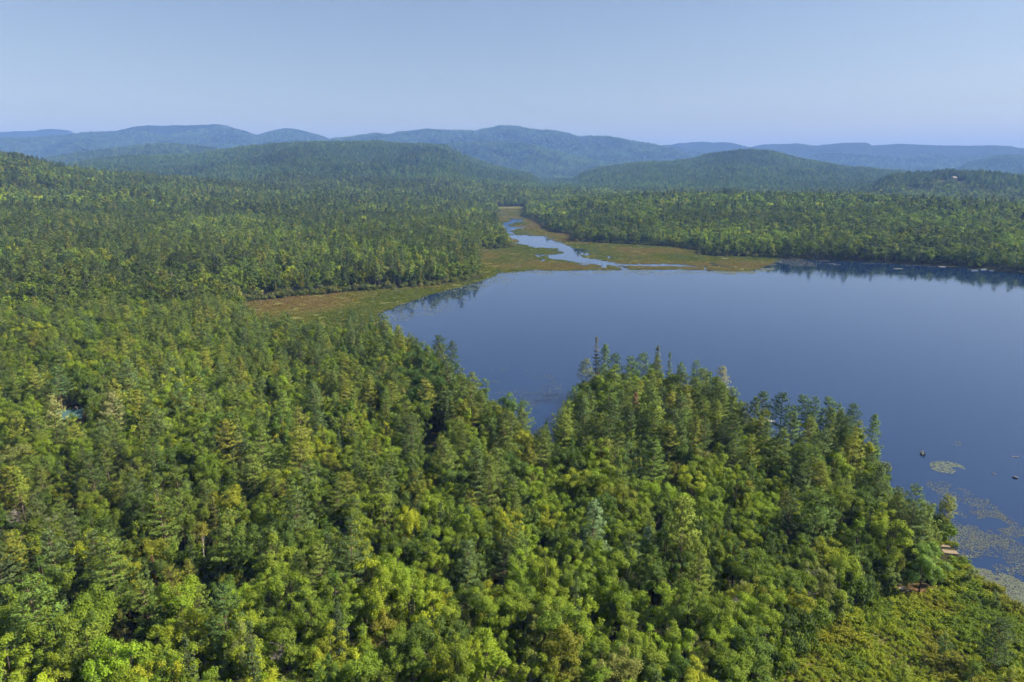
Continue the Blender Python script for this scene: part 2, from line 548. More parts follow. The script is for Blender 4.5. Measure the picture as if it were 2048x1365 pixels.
def sprays(pos, nrm, size, r_, asp=.75):
    """diamond leaf sprays: one quad each"""
    n = len(pos)
    t = unit(np.cross(nrm, r_.normal(size=(n, 3))))
    b = np.cross(nrm, t)
    s = size[:, None]
    V = np.stack([pos + t * s, pos + b * s * asp, pos - t * s, pos - b * s * asp], 1)
    V[:, 1] += nrm * s * .15
    V[:, 3] += nrm * s * .15
    return V.reshape(-1, 3), np.arange(4 * n).reshape(-1, 4), np.repeat(r_.random(n), 4)


def tube(path, radii, n=6):
    path, radii = np.asarray(path, float), np.asarray(radii, float)
    d = unit(np.gradient(path, axis=0))
    ref = np.where(np.abs(d[:, 2:3]) > .9, [[1., 0, 0]], [[0, 0, 1.]])
    u = unit(np.cross(d, ref))
    v = np.cross(d, u)
    a = np.linspace(0, 2 * np.pi, n, endpoint=False)
    V = path[:, None] + radii[:, None, None] * (u[:, None] * np.cos(a)[None, :, None] + v[:, None] * np.sin(a)[None, :, None])
    k = len(path)
    i = np.arange(k * n).reshape(k, n)
    j = np.roll(i, -1, axis=1)
    return V.reshape(-1, 3), np.stack([i[:-1], j[:-1], j[1:], i[1:]], -1).reshape(-1, 4)


class Geo:
    def __init__(self):
        self.v, self.q, self.a, self.n = [], [], [], 0

    def add(self, V, Q, a=None):
        self.v.append(V)
        self.q.append(Q + self.n)
        self.a.append(np.full(len(V), .5) if a is None else a)
        self.n += len(V)

    def arrays(self):
        return np.concatenate(self.v), np.concatenate(self.q), np.concatenate(self.a)


def broadleaf(seed, H, Rc, base=.3, leaf=.42, cover=1.0, nblob=34, loose=0.0):
    r_ = np.random.default_rng(seed)
    wood, crown = Geo(), Geo()
    top = np.array([r_.normal() * .4, r_.normal() * .4, H * .78])
    tr = .045 * H ** .5 * 1.3
    wood.add(*tube([(0, 0, -.6), (r_.normal() * .1, r_.normal() * .1, H * .25), top * [.6, .6, .65], top], [tr, tr * .75, tr * .5, .05]))
    cz, rz = H * (1 + base) / 2, H * (1 - base) / 2
    nl = int(r_.integers(6, 10))
    a0 = r_.uniform(0, 6.28)
    lobes = [(top[0], top[1], H * r_.uniform(.62, .70), Rc * r_.uniform(.34, .48), H * r_.uniform(.24, .30))]
    for k in range(nl):
        a, q_ = a0 + k * 2.4 + r_.normal() * .3, Rc * r_.uniform(.38, .78)
        lobes.append((math.cos(a) * q_, math.sin(a) * q_, H * (base + (.80 - base) * r_.uniform(.18, .92)) - .08 * q_ * q_ * .5, Rc * r_.uniform(.26, .48), H * r_.uniform(.10, .21)))
    cs = []
    for lx, ly, lz, lr, lh in lobes:
        for _ in range(max(2, round(nblob / len(lobes)))):
            d = unit(r_.normal(size=3) + [0, 0, .3]) * r_.uniform(.45, 1.0)
            cs.append((lx + d[0] * lr, ly + d[1] * lr, lz + d[2] * lh))
    cs = np.array(cs)
    rb = r_.uniform(.65, 1.35, len(cs)) * Rc * .185 * math.sqrt(60 / nblob)
    for i in r_.choice(len(cs), min(9, len(cs)), replace=False):
        s = np.array([0, 0, H * r_.uniform(.28, .6)])
        mid = (s + cs[i]) / 2 + [0, 0, .3]
        wood.add(*tube([s, mid, cs[i]], [tr * .4, tr * .25, .03], 4))
    for c_, b in zip(cs, rb):
        k = max(5, int(cover * 26 * b * b / (leaf * leaf)  * .42))
        d = unit(r_.normal(size=(k, 3)) + [0, 0, .35])
        pos = c_ + d * b * r_.uniform(.45 - .2 * loose, 1.08 + .3 * loose, (k, 1)) * [1, 1, .85]
        out = unit(pos - [0, 0, cz * .8])
        nr = unit(d * .8 + out * .5 + [0, 0, .3] + r_.normal(size=(k, 3)) * .45)
        crown.add(*sprays(pos, nr, leaf * r_.uniform(.45, 1.1, k) * .62, r_))
    return wood.arrays(), crown.arrays()


def pine(seed, H, Rc, base=.3, leaf=.55, dens=1.0, droop=0.0, dead_low=True, thin=0.0):
    """white pine: whorls of level branches with upswept plumes of needles"""
    r_ = np.random.default_rng(seed)
    wood, crown = Geo(), Geo()
    tr = .012 * H
    bend = r_.normal(size=2) * .35
    ax = lambda z: np.array([bend[0] * (z / H) ** 2, bend[1] * (z / H) ** 2, z])
    zs = np.array([-.6, H * .2, H * .45, H * .7, H * .96])
    wood.add(*tube([ax(z) for z in zs], [tr, tr * .85, tr * .62, tr * .35, .03]))
    z = H * (base - (.12 if dead_low else 0))
    step = .066 * H if leaf < .8 else .075 * H
    while z < H * .97:
        t = (z / H - base) / (1 - base)
        prof = min(1, .55 + 1.6 * max(t, 0)) * max(0, 1 - t) ** .72 * 1.2 + .08 if droop == 0 else (1 - max(t, 0)) ** .85 + .06
        nb = int(r_.integers(4, 7)) if leaf < .8 else 4
        a0 = r_.uniform(0, 6.28)
        for k in range(nb):
            if r_.random() < .12 + thin:
                continue
            a = a0 + k * 6.283 / nb + r_.normal() * .25
            L = Rc * prof * r_.uniform(.55, 1.12)
            rise = (.12 + .55 * max(t, 0)) * L - droop * L
            s = ax(z)
            e = s + np.array([math.cos(a) * L, math.sin(a) * L, rise + .16 * L * (1 - droop)])
            mid = s + (e - s) * .55 + [0, 0, -.10 * L]
            wood.add(*tube([s, mid, e], [tr * .28 * (1 - .6 * max(t, 0)), tr * .16, .015], 3))
            if t < 0:
                continue
            m = max(3, int(L * 5.2 * dens * (.55 / leaf)))
            u = r_.uniform(.22, 1.0, m) ** .75
            pos = (1 - u[:, None]) ** 2 * s + 2 * u[:, None] * (1 - u[:, None]) * mid + u[:, None] ** 2 * e
            side = np.array([-math.sin(a), math.cos(a), 0])
            wid = .34 * L * np.sin(np.pi * np.clip(u * .92, 0, 1)) + .12
            pos = pos + side * (r_.uniform(-1, 1, m) * wid)[:, None] + [0, 0, 1] * (r_.uniform(-.08, .22, m) * (.4 + .2 * L))[:, None]
            od = np.array([math.cos(a), math.sin(a), 0])
            for q in range(3):
                nd = unit(od * .45 + np.array([0, 0, .85 - droop * .7]) + r_.normal(size=(m, 3)) * .34)
                crown.add(*sprays(pos + r_.normal(size=(m, 3)) * leaf * .25, nd, leaf * r_.uniform(.55, 1.0, m) * .62, r_, .34))
        z += step * r_.uniform(.75, 1.25) * (1 - .35 * max(t, 0))
    k = int(14 * dens)
    pos = ax(H * .97) + r_.normal(size=(k, 3)) * [.22, .22, .5]
    crown.add(*sprays(pos, unit(r_.normal(size=(k, 3)) + [0, 0, .4]), np.full(k, leaf * .55), r_, .35))
    return wood.arrays(), crown.arrays()


def dead_tree(seed, H, Rc, conifer=False):
    r_ = np.random.default_rng(seed)
    wood = Geo()
    tr = .016 * H
    wood.add(*tube([(0, 0, -.5), (.1, 0, H * .35), (.15, .1, H * .7), (.1, .2, H)], [tr, tr * .8, tr * .5, .03]))
    for i in range(30 if not conifer else 44):
        z = H * r_.uniform(.3, .97)
        a = r_.uniform(0, 6.28)
        L = Rc * (1.15 - z / H * (.6 if not conifer else .95)) * r_.uniform(.5, 1.1)
        up = L * (r_.uniform(.5, 1.2) if not conifer else r_.uniform(-.2, .15))
        s = np.array([.1, .1, z])
        e = s + [math.cos(a) * L, math.sin(a) * L, up]
        m_ = (s + e) / 2 + r_.normal(size=3) * .15
        wood.add(*tube([s, m_, e], [tr * .4, tr * .28, .025], 4))
        for q in range(4):
            f = r_.uniform(.35, 1)
            b = s + (e - s) * f
            wood.add(*tube([b, b + unit(e - s) * L * .22 + r_.normal(size=3) * .32, b + unit(e - s) * L * .42 + r_.normal(size=3) * .5 + [0, 0, .2]], [.045, .03, .015], 3))
    return wood.arrays(), None


def shrub(seed, H, Rc, leaf=.22, n=420):
    r_ = np.random.default_rng(seed)
    wood, crown = Geo(), Geo()
    for i in range(5):
        a = r_.uniform(0, 6.28)
        wood.add(*tube([(0, 0, -.1), (math.cos(a) * Rc * .3, math.sin(a) * Rc * .3, H * .4), (math.cos(a) * Rc * .6, math.sin(a) * Rc * .6, H * .8)], [.03, .02, .01], 3))
    nb = 7
    cs = np.stack([r_.normal(size=nb) * Rc * .4, r_.normal(size=nb) * Rc * .4, H * r_.uniform(.35, .8, nb)], -1)
    for c_ in cs:
        k = n // nb
        d = unit(r_.normal(size=(k, 3)) + [0, 0, .4])
        pos = c_ + d * [Rc * .45, Rc * .45, H * .32] * r_.uniform(.4, 1.1, (k, 1))
        pos[:, 2] = np.maximum(pos[:, 2], .05)
        crown.add(*sprays(pos, unit(d + [0, 0, .5] + r_.normal(size=(k, 3)) * .5), leaf * r_.uniform(.4, .9, k), r_))
    return wood.arrays(), crown.arrays()


def grass_clump(seed, H, Rc, n=46, w=.10):
    r_ = np.random.default_rng(seed)
    G_ = Geo()
    a = r_.uniform(0, 6.28, n)
    b = np.stack([np.cos(a), np.sin(a), a * 0], -1) * (Rc * r_.random(n) ** .6)[:, None]
    h = H * r_.uniform(.5, 1.1, n)
    tip = b * 1.25 + r_.normal(size=(n, 3)) * [.2 * H, .2 * H, 0] + np.stack([a * 0, a * 0, h], -1)
    sd = unit(np.cross(tip - b, r_.normal(size=(n, 3)))) * w
    mid = (b + tip) / 2 + r_.normal(size=(n, 3)) * .05
    V = np.stack([b, mid + sd, tip, mid - sd], 1).reshape(-1, 3)
    G_.add(V, np.arange(4 * n).reshape(-1, 4), np.repeat(r_.random(n), 4))
    return None, G_.arrays()


def two_meshes(name, parts, mw, ml):
    w, c_ = parts
    return (np_mesh(name + '_trunk', w[0], quads=w[1], mats=[mw]) if w else None,
            np_mesh(name + '_crown', c_[0], quads=c_[1], mats=[ml], attrs={'leafvar': fl(c_[2])}) if c_ else None)


def one_mesh(name, parts, mw, ml):
    V, Q, A_, I = [], [], [], []
    n = 0
    for k, pt in enumerate(parts):
        if pt is None:
            continue
        V.append(pt[0]); Q.append(pt[1] + n); A_.append(pt[2]); I.append(np.full(len(pt[1]), k)); n += len(pt[0])
    return np_mesh(name, np.concatenate(V), quads=np.concatenate(Q), mats=[mw, ml], midx=np.concatenate(I), attrs={'leafvar': fl(np.concatenate(A_))})


# kind -> (generator of variant k at a level of detail, unit height)
def g_broad(k, lod):
    H, Rc, base, loose = [(14, 4.3, .24, 0), (15, 3.7, .22, .2), (13, 4.8, .26, 0), (16, 4.0, .20, .3), (12, 3.9, .2, .1), (14.5, 3.2, .18, .4), (13.5, 4.9, .16, .1), (11, 3.6, -.22, .3), (15.5, 4.4, .2, .15)][k]
    leaf, cover, nb = [(.24, 1.25, 66), (.80, 1.0, 30), (1.7, .9, 18)][lod]
    return broadleaf(100 + k, H, Rc, base, leaf, cover, nb, loose)


def g_pine(k, lod):
    H, Rc, base, thin = [(20, 4.7, .24, 0), (22, 4.1, .30, .05), (18, 5.1, .20, .02), (21, 3.9, .18, 0), (20, 4.4, .40, .10)][k]
    leaf, dens = [(.50, 1.7), (1.1, 1.15), (2.0, .9)][lod]
    return pine(200 + k, H, Rc, base, leaf, dens, 0, lod == 0, thin)


def g_spruce(k, lod):
    H, Rc = [(17, 2.5), (15, 2.9), (19, 2.2)][k]
    leaf, dens = [(.55, 1.6), (1.1, 1.2), (1.9, 1.0)][lod]
    return pine(300 + k, H, Rc, .12, leaf, dens, .28, False, 0)


def g_birch(k, lod):
    H, Rc = [(14, 2.6), (12, 2.3)][k]
    leaf, cover, nb = [(.27, .75, 40), (.95, .6, 16), (1.8, .6, 9)][lod]
    return broadleaf(400 + k, H, Rc, .32, leaf, cover, nb, .6)


KINDS = {'broadleaf': (g_broad, 9, M_BARK, M_LEAF), 'pine': (g_pine, 5, M_BARKP, M_NEED), 'spruce': (g_spruce, 3, M_BARK, M_NEED), 'birch': (g_birch, 2, M_BIRCH, M_LEAF)}
PARTS, ORDER = {}, [(k, v) for k in KINDS for v in range(KINDS[k][1])]
HEIGHT = {}
protos = [[], [], []]
for kk, vv in ORDER:
    gen, nv, mw, ml = KINDS[kk]
    for lod in range(3):
        pt = gen(vv, lod)
        if lod == 0:
            PARTS[kk, vv] = two_meshes(f'{kk}_{vv}', pt, mw, ml)
            HEIGHT[kk, vv] = float(pt[1][0][:, 2].max())
        protos[lod].append((f'tree_{len(protos[lod]):02d}_{lod}', one_mesh(f'{kk}_{vv}_{lod}', pt, mw, ml)))
PIDX = {kv: i for i, kv in enumerate(ORDER)}


def proto_collection(name, items):
    col = bpy.data.collections.new(name)
    for n_, me in items:
        col.objects.link(bpy.data.objects.new(n_, me))
    return col


LODCOL = [proto_collection(f'tree_shapes_{i}', protos[i]) for i in range(3)]


def scatter(name, pts, rotz, scl, proto, tint, col, label, tilt=None):
    """one 'stuff' object: shapes of a collection set on points"""
    n = len(pts)
    rot = np.zeros((n, 3), np.float32)
    rot[:, 2] = rotz
    if tilt is not None:
        rot[:, :2] = tilt
    me = bpy.data.meshes.new(name)
    me.vertices.add(n)
    me.vertices.foreach_set('co', np.asarray(pts, np.float32).ravel())
    for k, typ, arr in (('rot', 'FLOAT_VECTOR', rot), ('scl', 'FLOAT_VECTOR', scl), ('proto', 'INT', proto), ('tint', 'FLOAT_COLOR', np.concatenate([tint, np.ones((n, 1))], 1))):
        a = me.attributes.new(k, typ, 'POINT')
        key = {'FLOAT_VECTOR': 'vector', 'FLOAT_COLOR': 'color', 'INT': 'value'}[typ]
        a.data.foreach_set(key, np.asarray(arr, np.int32 if typ == 'INT' else np.float32).ravel())
    ob = link(name, me)
    ng = bpy.data.node_groups.new(name + '_nodes', 'GeometryNodeTree')
    ng.interface.new_socket('Geometry', in_out='INPUT', socket_type='NodeSocketGeometry')
    ng.interface.new_socket('Geometry', in_out='OUTPUT', socket_type='NodeSocketGeometry')
    N, L = ng.nodes, ng.links
    gi, go = N.new('NodeGroupInput'), N.new('NodeGroupOutput')
    ins = N.new('GeometryNodeInstanceOnPoints')
    ci = N.new('GeometryNodeCollectionInfo')
    ci.inputs['Collection'].default_value = col
    ci.inputs['Separate Children'].default_value = True
    ci.inputs['Reset Children'].default_value = True
    ins.inputs['Pick Instance'].default_value = True

    def attr(nm, dt):
        a = N.new('GeometryNodeInputNamedAttribute')
        a.data_type = dt
        a.inputs['Name'].default_value = nm
        return a.outputs['Attribute']
    er = N.new('FunctionNodeEulerToRotation')
    L.new(attr('rot', 'FLOAT_VECTOR'), er.inputs[0])
    L.new(gi.outputs[0], ins.inputs['Points'])
    L.new(ci.outputs[0], ins.inputs['Instance'])
    L.new(attr('proto', 'INT'), ins.inputs['Instance Index'])
    L.new(er.outputs[0], ins.inputs['Rotation'])
    L.new(attr('scl', 'FLOAT_VECTOR'), ins.inputs['Scale'])
    L.new(ins.outputs[0], go.inputs[0])
    md = ob.modifiers.new('scatter', 'NODES')
    md.node_group = ng
    tag(ob, label, kind='stuff')
    return ob


# ------------------------------------------------------------------ foliage colours
TINTS = {
    'broadleaf': [('yellow-green', (.116, .148, .010)), ('bright green', (.084, .130, .010)), ('mid green', (.064, .102, .011)), ('deep green', (.040, .072, .012)),
                  ('olive', (.080, .098, .012)), ('grey-green', (.084, .108, .026))],
    'pine': [('blue-green', (.050, .082, .024)), ('mid green', (.060, .094, .016)), ('yellow-green', (.092, .116, .015)), ('deep green', (.036, .062, .016))],
    'spruce': [('dark green', (.026, .044, .014)), ('olive', (.056, .068, .014)), ('deep green', (.036, .060, .014))],
    'birch': [('pale green', (.110, .135, .030)), ('yellow-green', (.140, .155, .020))],
}
TINT_P = {'broadleaf': [.09, .32, .34, .18, .03, .04], 'pine': [.18, .50, .16, .16], 'spruce': [.45, .2, .35], 'birch': [.6, .4]}


def pick_kind(x, y, r_):
    """what grows where: broadleaf woods in front, pines on the point and along the shores"""
    n = len(x)
    rr = np.hypot(x, y)
    nz = fbm(x / 55, y / 55, 61, 3)
    pp = np.interp(rr, [80, 120, 160, 210, 300, 420, 600, 900, 1500, 2500], [.06, .10, .28, .46, .50, .42, .40, .34, .30, .34])
    pp = pp * .72 + (nz - .5) * .9
    pp = np.where((x > 5) & (rr > 175) & (rr < 300), pp + .30, pp)
    pp = np.where((x > 70) & (rr < 175) & (rr > 130), pp + .15, pp)
    pp = np.where((x > 40) & (rr > 560), pp - .30, pp)
    pp = np.clip(pp, .03, .92)
    u = r_.random(n)
    kind = np.where(u < pp, 1, 0)
    v = r_.random(n)
    sp = np.interp(rr, [80, 200, 500, 900, 1500], [.05, .08, .12, .08, .07]) * (.4 + 1.2 * fbm(x / 80, y / 80, 71, 2))
    kind = np.where(v < sp, 2, kind)
    kind = np.where((v > .955) & (kind == 0), 3, kind)
    return kind


KN = ['broadleaf', 'pine', 'spruce', 'birch']


def grow(x, y, r_):
    """kind, variant, scale, rotation and colour for each tree"""
    n = len(x)
    kind = pick_kind(x, y, r_)
    var = np.array([r_.integers(KINDS[KN[k]][1]) for k in kind])
    s = np.where(kind == 0, r_.uniform(.72, 1.18, n), np.where(kind == 1, r_.uniform(.56, 1.0, n), r_.uniform(.5, .95, n)))
    tone = fbm(x / 70, y / 70, 81, 3)
    ti = np.zeros((n, 3))
    tn = np.zeros(n, int)
    for k, nm in enumerate(KN):
        mk = kind == k
        pr = np.array(TINT_P[nm])
        c_ = r_.choice(len(pr), mk.sum(), p=pr / pr.sum())
        tn[mk] = c_
        ti[mk] = np.array([t for _, t in TINTS[nm]])[c_]
    ti *= r_.uniform(.86, 1.14, (n, 1)) * (.65 + .7 * tone[:, None]) * [1.16, 1.0, .97]
    ti *= 1 + r_.normal(size=(n, 3)) * [.035, .025, .06]
    return kind, var, s, r_.uniform(0, 6.283, n), np.clip(ti, .01, .4), tn


def jitter_grid(x0, x1, y0, y1, sp, r_, jit=.46):
    xs, ys = np.arange(x0, x1, sp), np.arange(y0, y1, sp * .87)
    X, Y = np.meshgrid(xs, ys)
    X = X + (np.arange(len(ys)) % 2)[:, None] * sp * .5
    X, Y = X.ravel(), Y.ravel()
    return X + r_.uniform(-jit, jit, len(X)) * sp, Y + r_.uniform(-jit, jit, len(Y)) * sp


CLEAR = []      # (x, y, radius) kept free of random trees


def woods(r0, r1, sp, r_):
    X, Y = jitter_grid(-r1 * .95, r1 * .95, max(20, r0 * .6), r1, sp, r_)
    rr = np.hypot(X, Y)
    k = (rr >= r0) & (rr < r1) & (np.abs(np.arctan2(X, Y)) < R(46))
    X, Y = X[k], Y[k]
    d = open_sd(X, Y) if r0 < 1900 else np.full(X.shape, 99.)
    edge = np.interp(np.hypot(X, Y), [0, 350, 600], [.8, 1.5, 3.0])
    k = (d > edge) & (sdist(X, Y, MEADOW) > 1.2) & (sdist(X, Y, YARD) > 1.5)
    if r0 >= 1900:
        k &= np.hypot((X - HOUSE_XY[0] + 14) / 1.4, Y - HOUSE_XY[1] + 22) > 30
    X, Y = X[k], Y[k]
    for cx_, cy_, cr in CLEAR:
        k = np.hypot(X - cx_, Y - cy_) > cr
        X, Y = X[k], Y[k]
    Z = terrain(X, Y)
    k = in_view(X, Y, Z, 16)
    return X[k], Y[k], Z[k], d[d > -1e9][:0]


def ground_z(x, y):
    return float(terrain(np.array([float(x)]), np.array([float(y)]))[0])

# ------------------------------------------------------------------ trees one can single out, placed where the photo shows them
def stand_top(px, py, h):
    z0 = 3.0
    for _ in range(4):
        x, y = at(px, py, z0 + h)
        z0 = ground_z(x, y)
    return x, y, z0


def stand_base(px, pyb, pyt):
    z0 = 1.0
    for _ in range(4):
        x, y = at(px, pyb, z0)
        z0 = ground_z(x, y)
    hs = np.linspace(.5, 40, 400)
    h = hs[np.argmin(np.abs(project(x, y, z0 + hs)[1] - pyt))]
    return x, y, z0, float(h)


HAND = []      # x, y, z, height, kind, variant, colour, label


def hand(px, py, h, kind, var, tint, label=None):
    x, y, z = stand_top(px, py, h)
    HAND.append((x, y, z, h, kind, var, tint, label))
    CLEAR.append((x, y, 3.0 if kind != 'spruce' else 2.0))


BG, MG, YG, DG = (.050, .082, .024), (.060, .094, .016), (.092, .116, .015), (.034, .058, .016)
# skyline of the point, against the lake
hand(1194, 671, 25, 'spruce', 2, (.090, .080, .040), 'tallest spire of the wooded point, a thin conifer with a rusty brown top')
hand(1211, 687, 22, 'pine', 3, MG, 'pine just beside the tallest rusty spire on the point')
hand(1174, 716, 18, 'pine', 4, (.10, .12, .06), 'grey-green thin pine on the cove edge of the point')
hand(1232, 703, 21, 'pine', 0, DG, 'dark pine behind the rusty spire, outermost row of the point')
hand(1265, 712, 20, 'pine', 2, MG, 'broad mid green pine on the lakeward rim of the point')
hand(1288, 702, 21, 'pine', 0, MG, 'round-topped pine on the point, beside the narrow dark spire')
hand(1316, 690, 23, 'spruce', 0, (.06, .07, .03), 'narrow dark spire with a cone-laden tip in the middle of the point')
hand(1341, 702, 22, 'spruce', 2, (.05, .075, .03), 'very thin needle-like spire on the outer rim of the point')
hand(1363, 724, 20, 'pine', 3, MG, 'slim pine on the outer rim of the point')
hand(1396, 717, 21, 'pine', 1, MG, 'tall layered pine near the outer corner of the point')
hand(1420, 742, 18, 'pine', 3, BG, 'short blue-green pine tucked beside the pale sparse pine')
hand(1446, 731, 20, 'pine', 4, (.15, .15, .08), 'pale sparse pine with bare lower trunk on the outer corner of the point')
hand(1152, 770, 17, 'pine', 2, MG, 'bushy pine leaning over the cove, halfway along the point')
hand(1136, 798, 17, 'pine', 0, YG, 'sunlit pine by the cove mouth')
hand(1127, 815, 20, 'pine', 2, YG, 'big bright pine at the inner end of the cove')
hand(1094, 838, 13, 'spruce', 1, (.03, .05, .025), 'small dark conifer at the tip of the cove')
# row of tall pines by the open water, trunks showing
hand(1529, 781, 20, 'pine', 4, DG, 'dark tall pine, first of the row with bare trunks by open water')
hand(1568, 783, 21, 'pine', 4, DG, 'dome-topped pine, second of the row with bare trunks')
hand(1607, 788, 20, 'pine', 4, BG, 'pine third in the bare-trunk row by the water')
hand(1631, 789, 21, 'pine', 1, BG, 'pine fourth in the bare-trunk row by the water')
hand(1658, 792, 20, 'pine', 4, MG, 'wide pine fifth in the bare-trunk row by the water')
hand(1677, 804, 19, 'pine', 1, MG, 'pine sixth in the bare-trunk row by the water')
hand(1708, 803, 19, 'pine', 0, DG, 'dark pine standing apart near the end of the shore row')
hand(1751, 827, 19, 'pine', 3, MG, 'last tall pine of the shore row, nearest the fishing boat')
# inner pines
hand(1221, 763, 21, 'pine', 1, MG, 'layered pine inside the point, in front of the rusty spire')
hand(1312, 800, 21, 'pine', 2, YG, 'broad yellow-green pine in the heart of the point')
hand(1275, 783, 17, 'spruce', 1, (.15, .075, .05), 'dying conifer with reddish brown needles inside the point')
hand(1436, 800, 19, 'pine', 3, YG, 'bright slim pine inside the point below the pale sparse pine')
hand(1369, 820, 20, 'pine', 4, MG, 'pine with a tall bare trunk in the heart of the point')
hand(1262, 878, 20, 'pine', 1, BG, 'pale layered pine behind the grey bare tree')
hand(1308, 872, 21, 'pine', 0, MG, 'large pine beside the grey bare tree of the point')
hand(1370, 992, 23, 'pine', 2, YG, 'largest pine at the neck of the point, broad and sunlit')
hand(1640, 972, 21, 'pine', 2, MG, 'large spreading pine between the shore row and the picnic yard')
hand(1189, 998, 20, 'pine', 3, (.088, .130, .052), 'pale blue-green pine standing alone among broadleaf trees')
hand(1296, 1052, 15, 'pine', 3, (.070, .105, .055), 'young blue-grey conifer below the neck of the point')
hand(1402, 1092, 20, 'pine', 1, YG, 'layered yellow-green pine in front of the largest pine')
hand(60, 1150, 21, 'pine', 2, MG, 'wide feathery pine below the bleached bare tree')
hand(30, 935, 20, 'pine', 3, YG, 'slim sunlit pine above the bleached bare tree')
# near shore towards the marsh
hand(879, 669, 19, 'pine', 2, DG, 'dark flat-topped pine overhanging the bay shore')
hand(905, 680, 17, 'pine', 0, DG, 'lower dark pine beside the flat-topped one on the bay shore')
hand(741, 617, 18, 'spruce', 0, (.045, .075, .03), 'pointed dark conifer where marsh meets the bay')
hand(703, 617, 17, 'pine', 2, DG, 'dark crooked pine rising over the bay marsh')
hand(569, 624, 17, 'pine', 2, DG, 'dark umbrella pine at the upper end of the bay marsh')
hand(844, 682, 14, 'broadleaf', 2, (.05, .08, .024), 'dark round broadleaf at the bay shore')
hand(955, 757, 14, 'broadleaf', 0, (.06, .09, .025), 'round broadleaf on the cove shore')
hand(1016, 786, 15, 'broadleaf', 2, (.062, .10, .025), 'dark broadleaf over the lily-strewn cove')
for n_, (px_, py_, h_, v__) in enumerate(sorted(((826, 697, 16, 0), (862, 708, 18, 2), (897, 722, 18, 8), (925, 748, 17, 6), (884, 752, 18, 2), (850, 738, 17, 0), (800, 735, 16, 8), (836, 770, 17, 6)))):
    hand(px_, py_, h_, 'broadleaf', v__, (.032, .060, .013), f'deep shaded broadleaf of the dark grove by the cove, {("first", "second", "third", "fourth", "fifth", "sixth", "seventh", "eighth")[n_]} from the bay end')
hand(1047, 797, 17, 'pine', 0, MG, 'pine on the cove shore opposite the point')
hand(110, 732, 20, 'pine', 4, BG, 'thin-crowned pine behind the teal-roofed cabin')
hand(100, 786, 21, 'pine', 4, (.13, .135, .04), 'bare-trunked pine beside the teal roof')
hand(222, 781, 22, 'pine', 4, (.125, .125, .045), 'tall bare-trunked pine across the yard from the cabin')
hand(176, 628, 20, 'pine', 4, BG, 'sparse pine standing clear over the far woods')

# clear views to the cabin, the kayaks and the moored boat
cab = at(137, 823, 10)
for d_, rr_ in ((0, 9), (-11, 8), (-20, 5)):
    u_ = cab / np.hypot(*cab)
    CLEAR.append((*(cab + u_ * d_), rr_))
kay = at(864, 866, 6)
for d_, rr_ in ((0, 6.0), (-9, 6.0), (-18, 5.0), (-27, 4.5), (-35, 3.5), (8, 5)):
    u_ = kay / np.hypot(*kay)
    CLEAR.append((*(kay + u_ * d_), rr_))
KAYCLEAR = CLEAR[-6:]
CLEAR += [(kay[0] + 7, kay[1], 5.0), (kay[0] + 14, kay[1], 5.0), (kay[0] + 20, kay[1], 3.5)]
DOCKCLEAR = []
dk = at(1897, 1100, .6)
for d_, rr_ in ((0, 4.6), (-5, 4.6), (-10, 4.4), (-15, 4.0), (-20, 3.0)):
    u_ = dk / np.hypot(*dk)
    DOCKCLEAR.append((*(dk + u_ * d_), rr_))
CLEAR += DOCKCLEAR
mb = at(1560, 850, 1)
for d_, rr_ in ((-16, 11), (-32, 7)):
    u_ = mb / np.hypot(*mb)
    CLEAR.append((*(mb + u_ * d_), rr_))

# ------------------------------------------------------------------ the woods
NEAR_K = 2.05
r1 = np.random.default_rng(11)
X, Y, Z, _ = woods(60, 460, 4.7, r1)
kind, var, scl_, rz, tint, tn = grow(X, Y, r1)
# low growth along the water
de = open_sd(X, Y)
scl_ = scl_ * (.62 + .38 * sstep(0, 9, de))
print('TRIS', {k: len(v_[1].polygons) for k, v_ in PARTS.items()})

trees = [dict(x=a, y=b, z=c_, k=KN[k], v=int(v_), s=s_, r=q, t=t_, tn=TINTS[KN[k]][n_][0], label=None)
         for a, b, c_, k, v_, s_, q, t_, n_ in zip(X, Y, Z, kind, var, scl_, rz, tint, tn)]
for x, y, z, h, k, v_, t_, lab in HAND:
    trees.append(dict(x=x, y=y, z=z, k=k, v=v_, s=h / HEIGHT[k, v_], r=r1.uniform(0, 6.28), t=np.array(t_), tn='', label=lab))
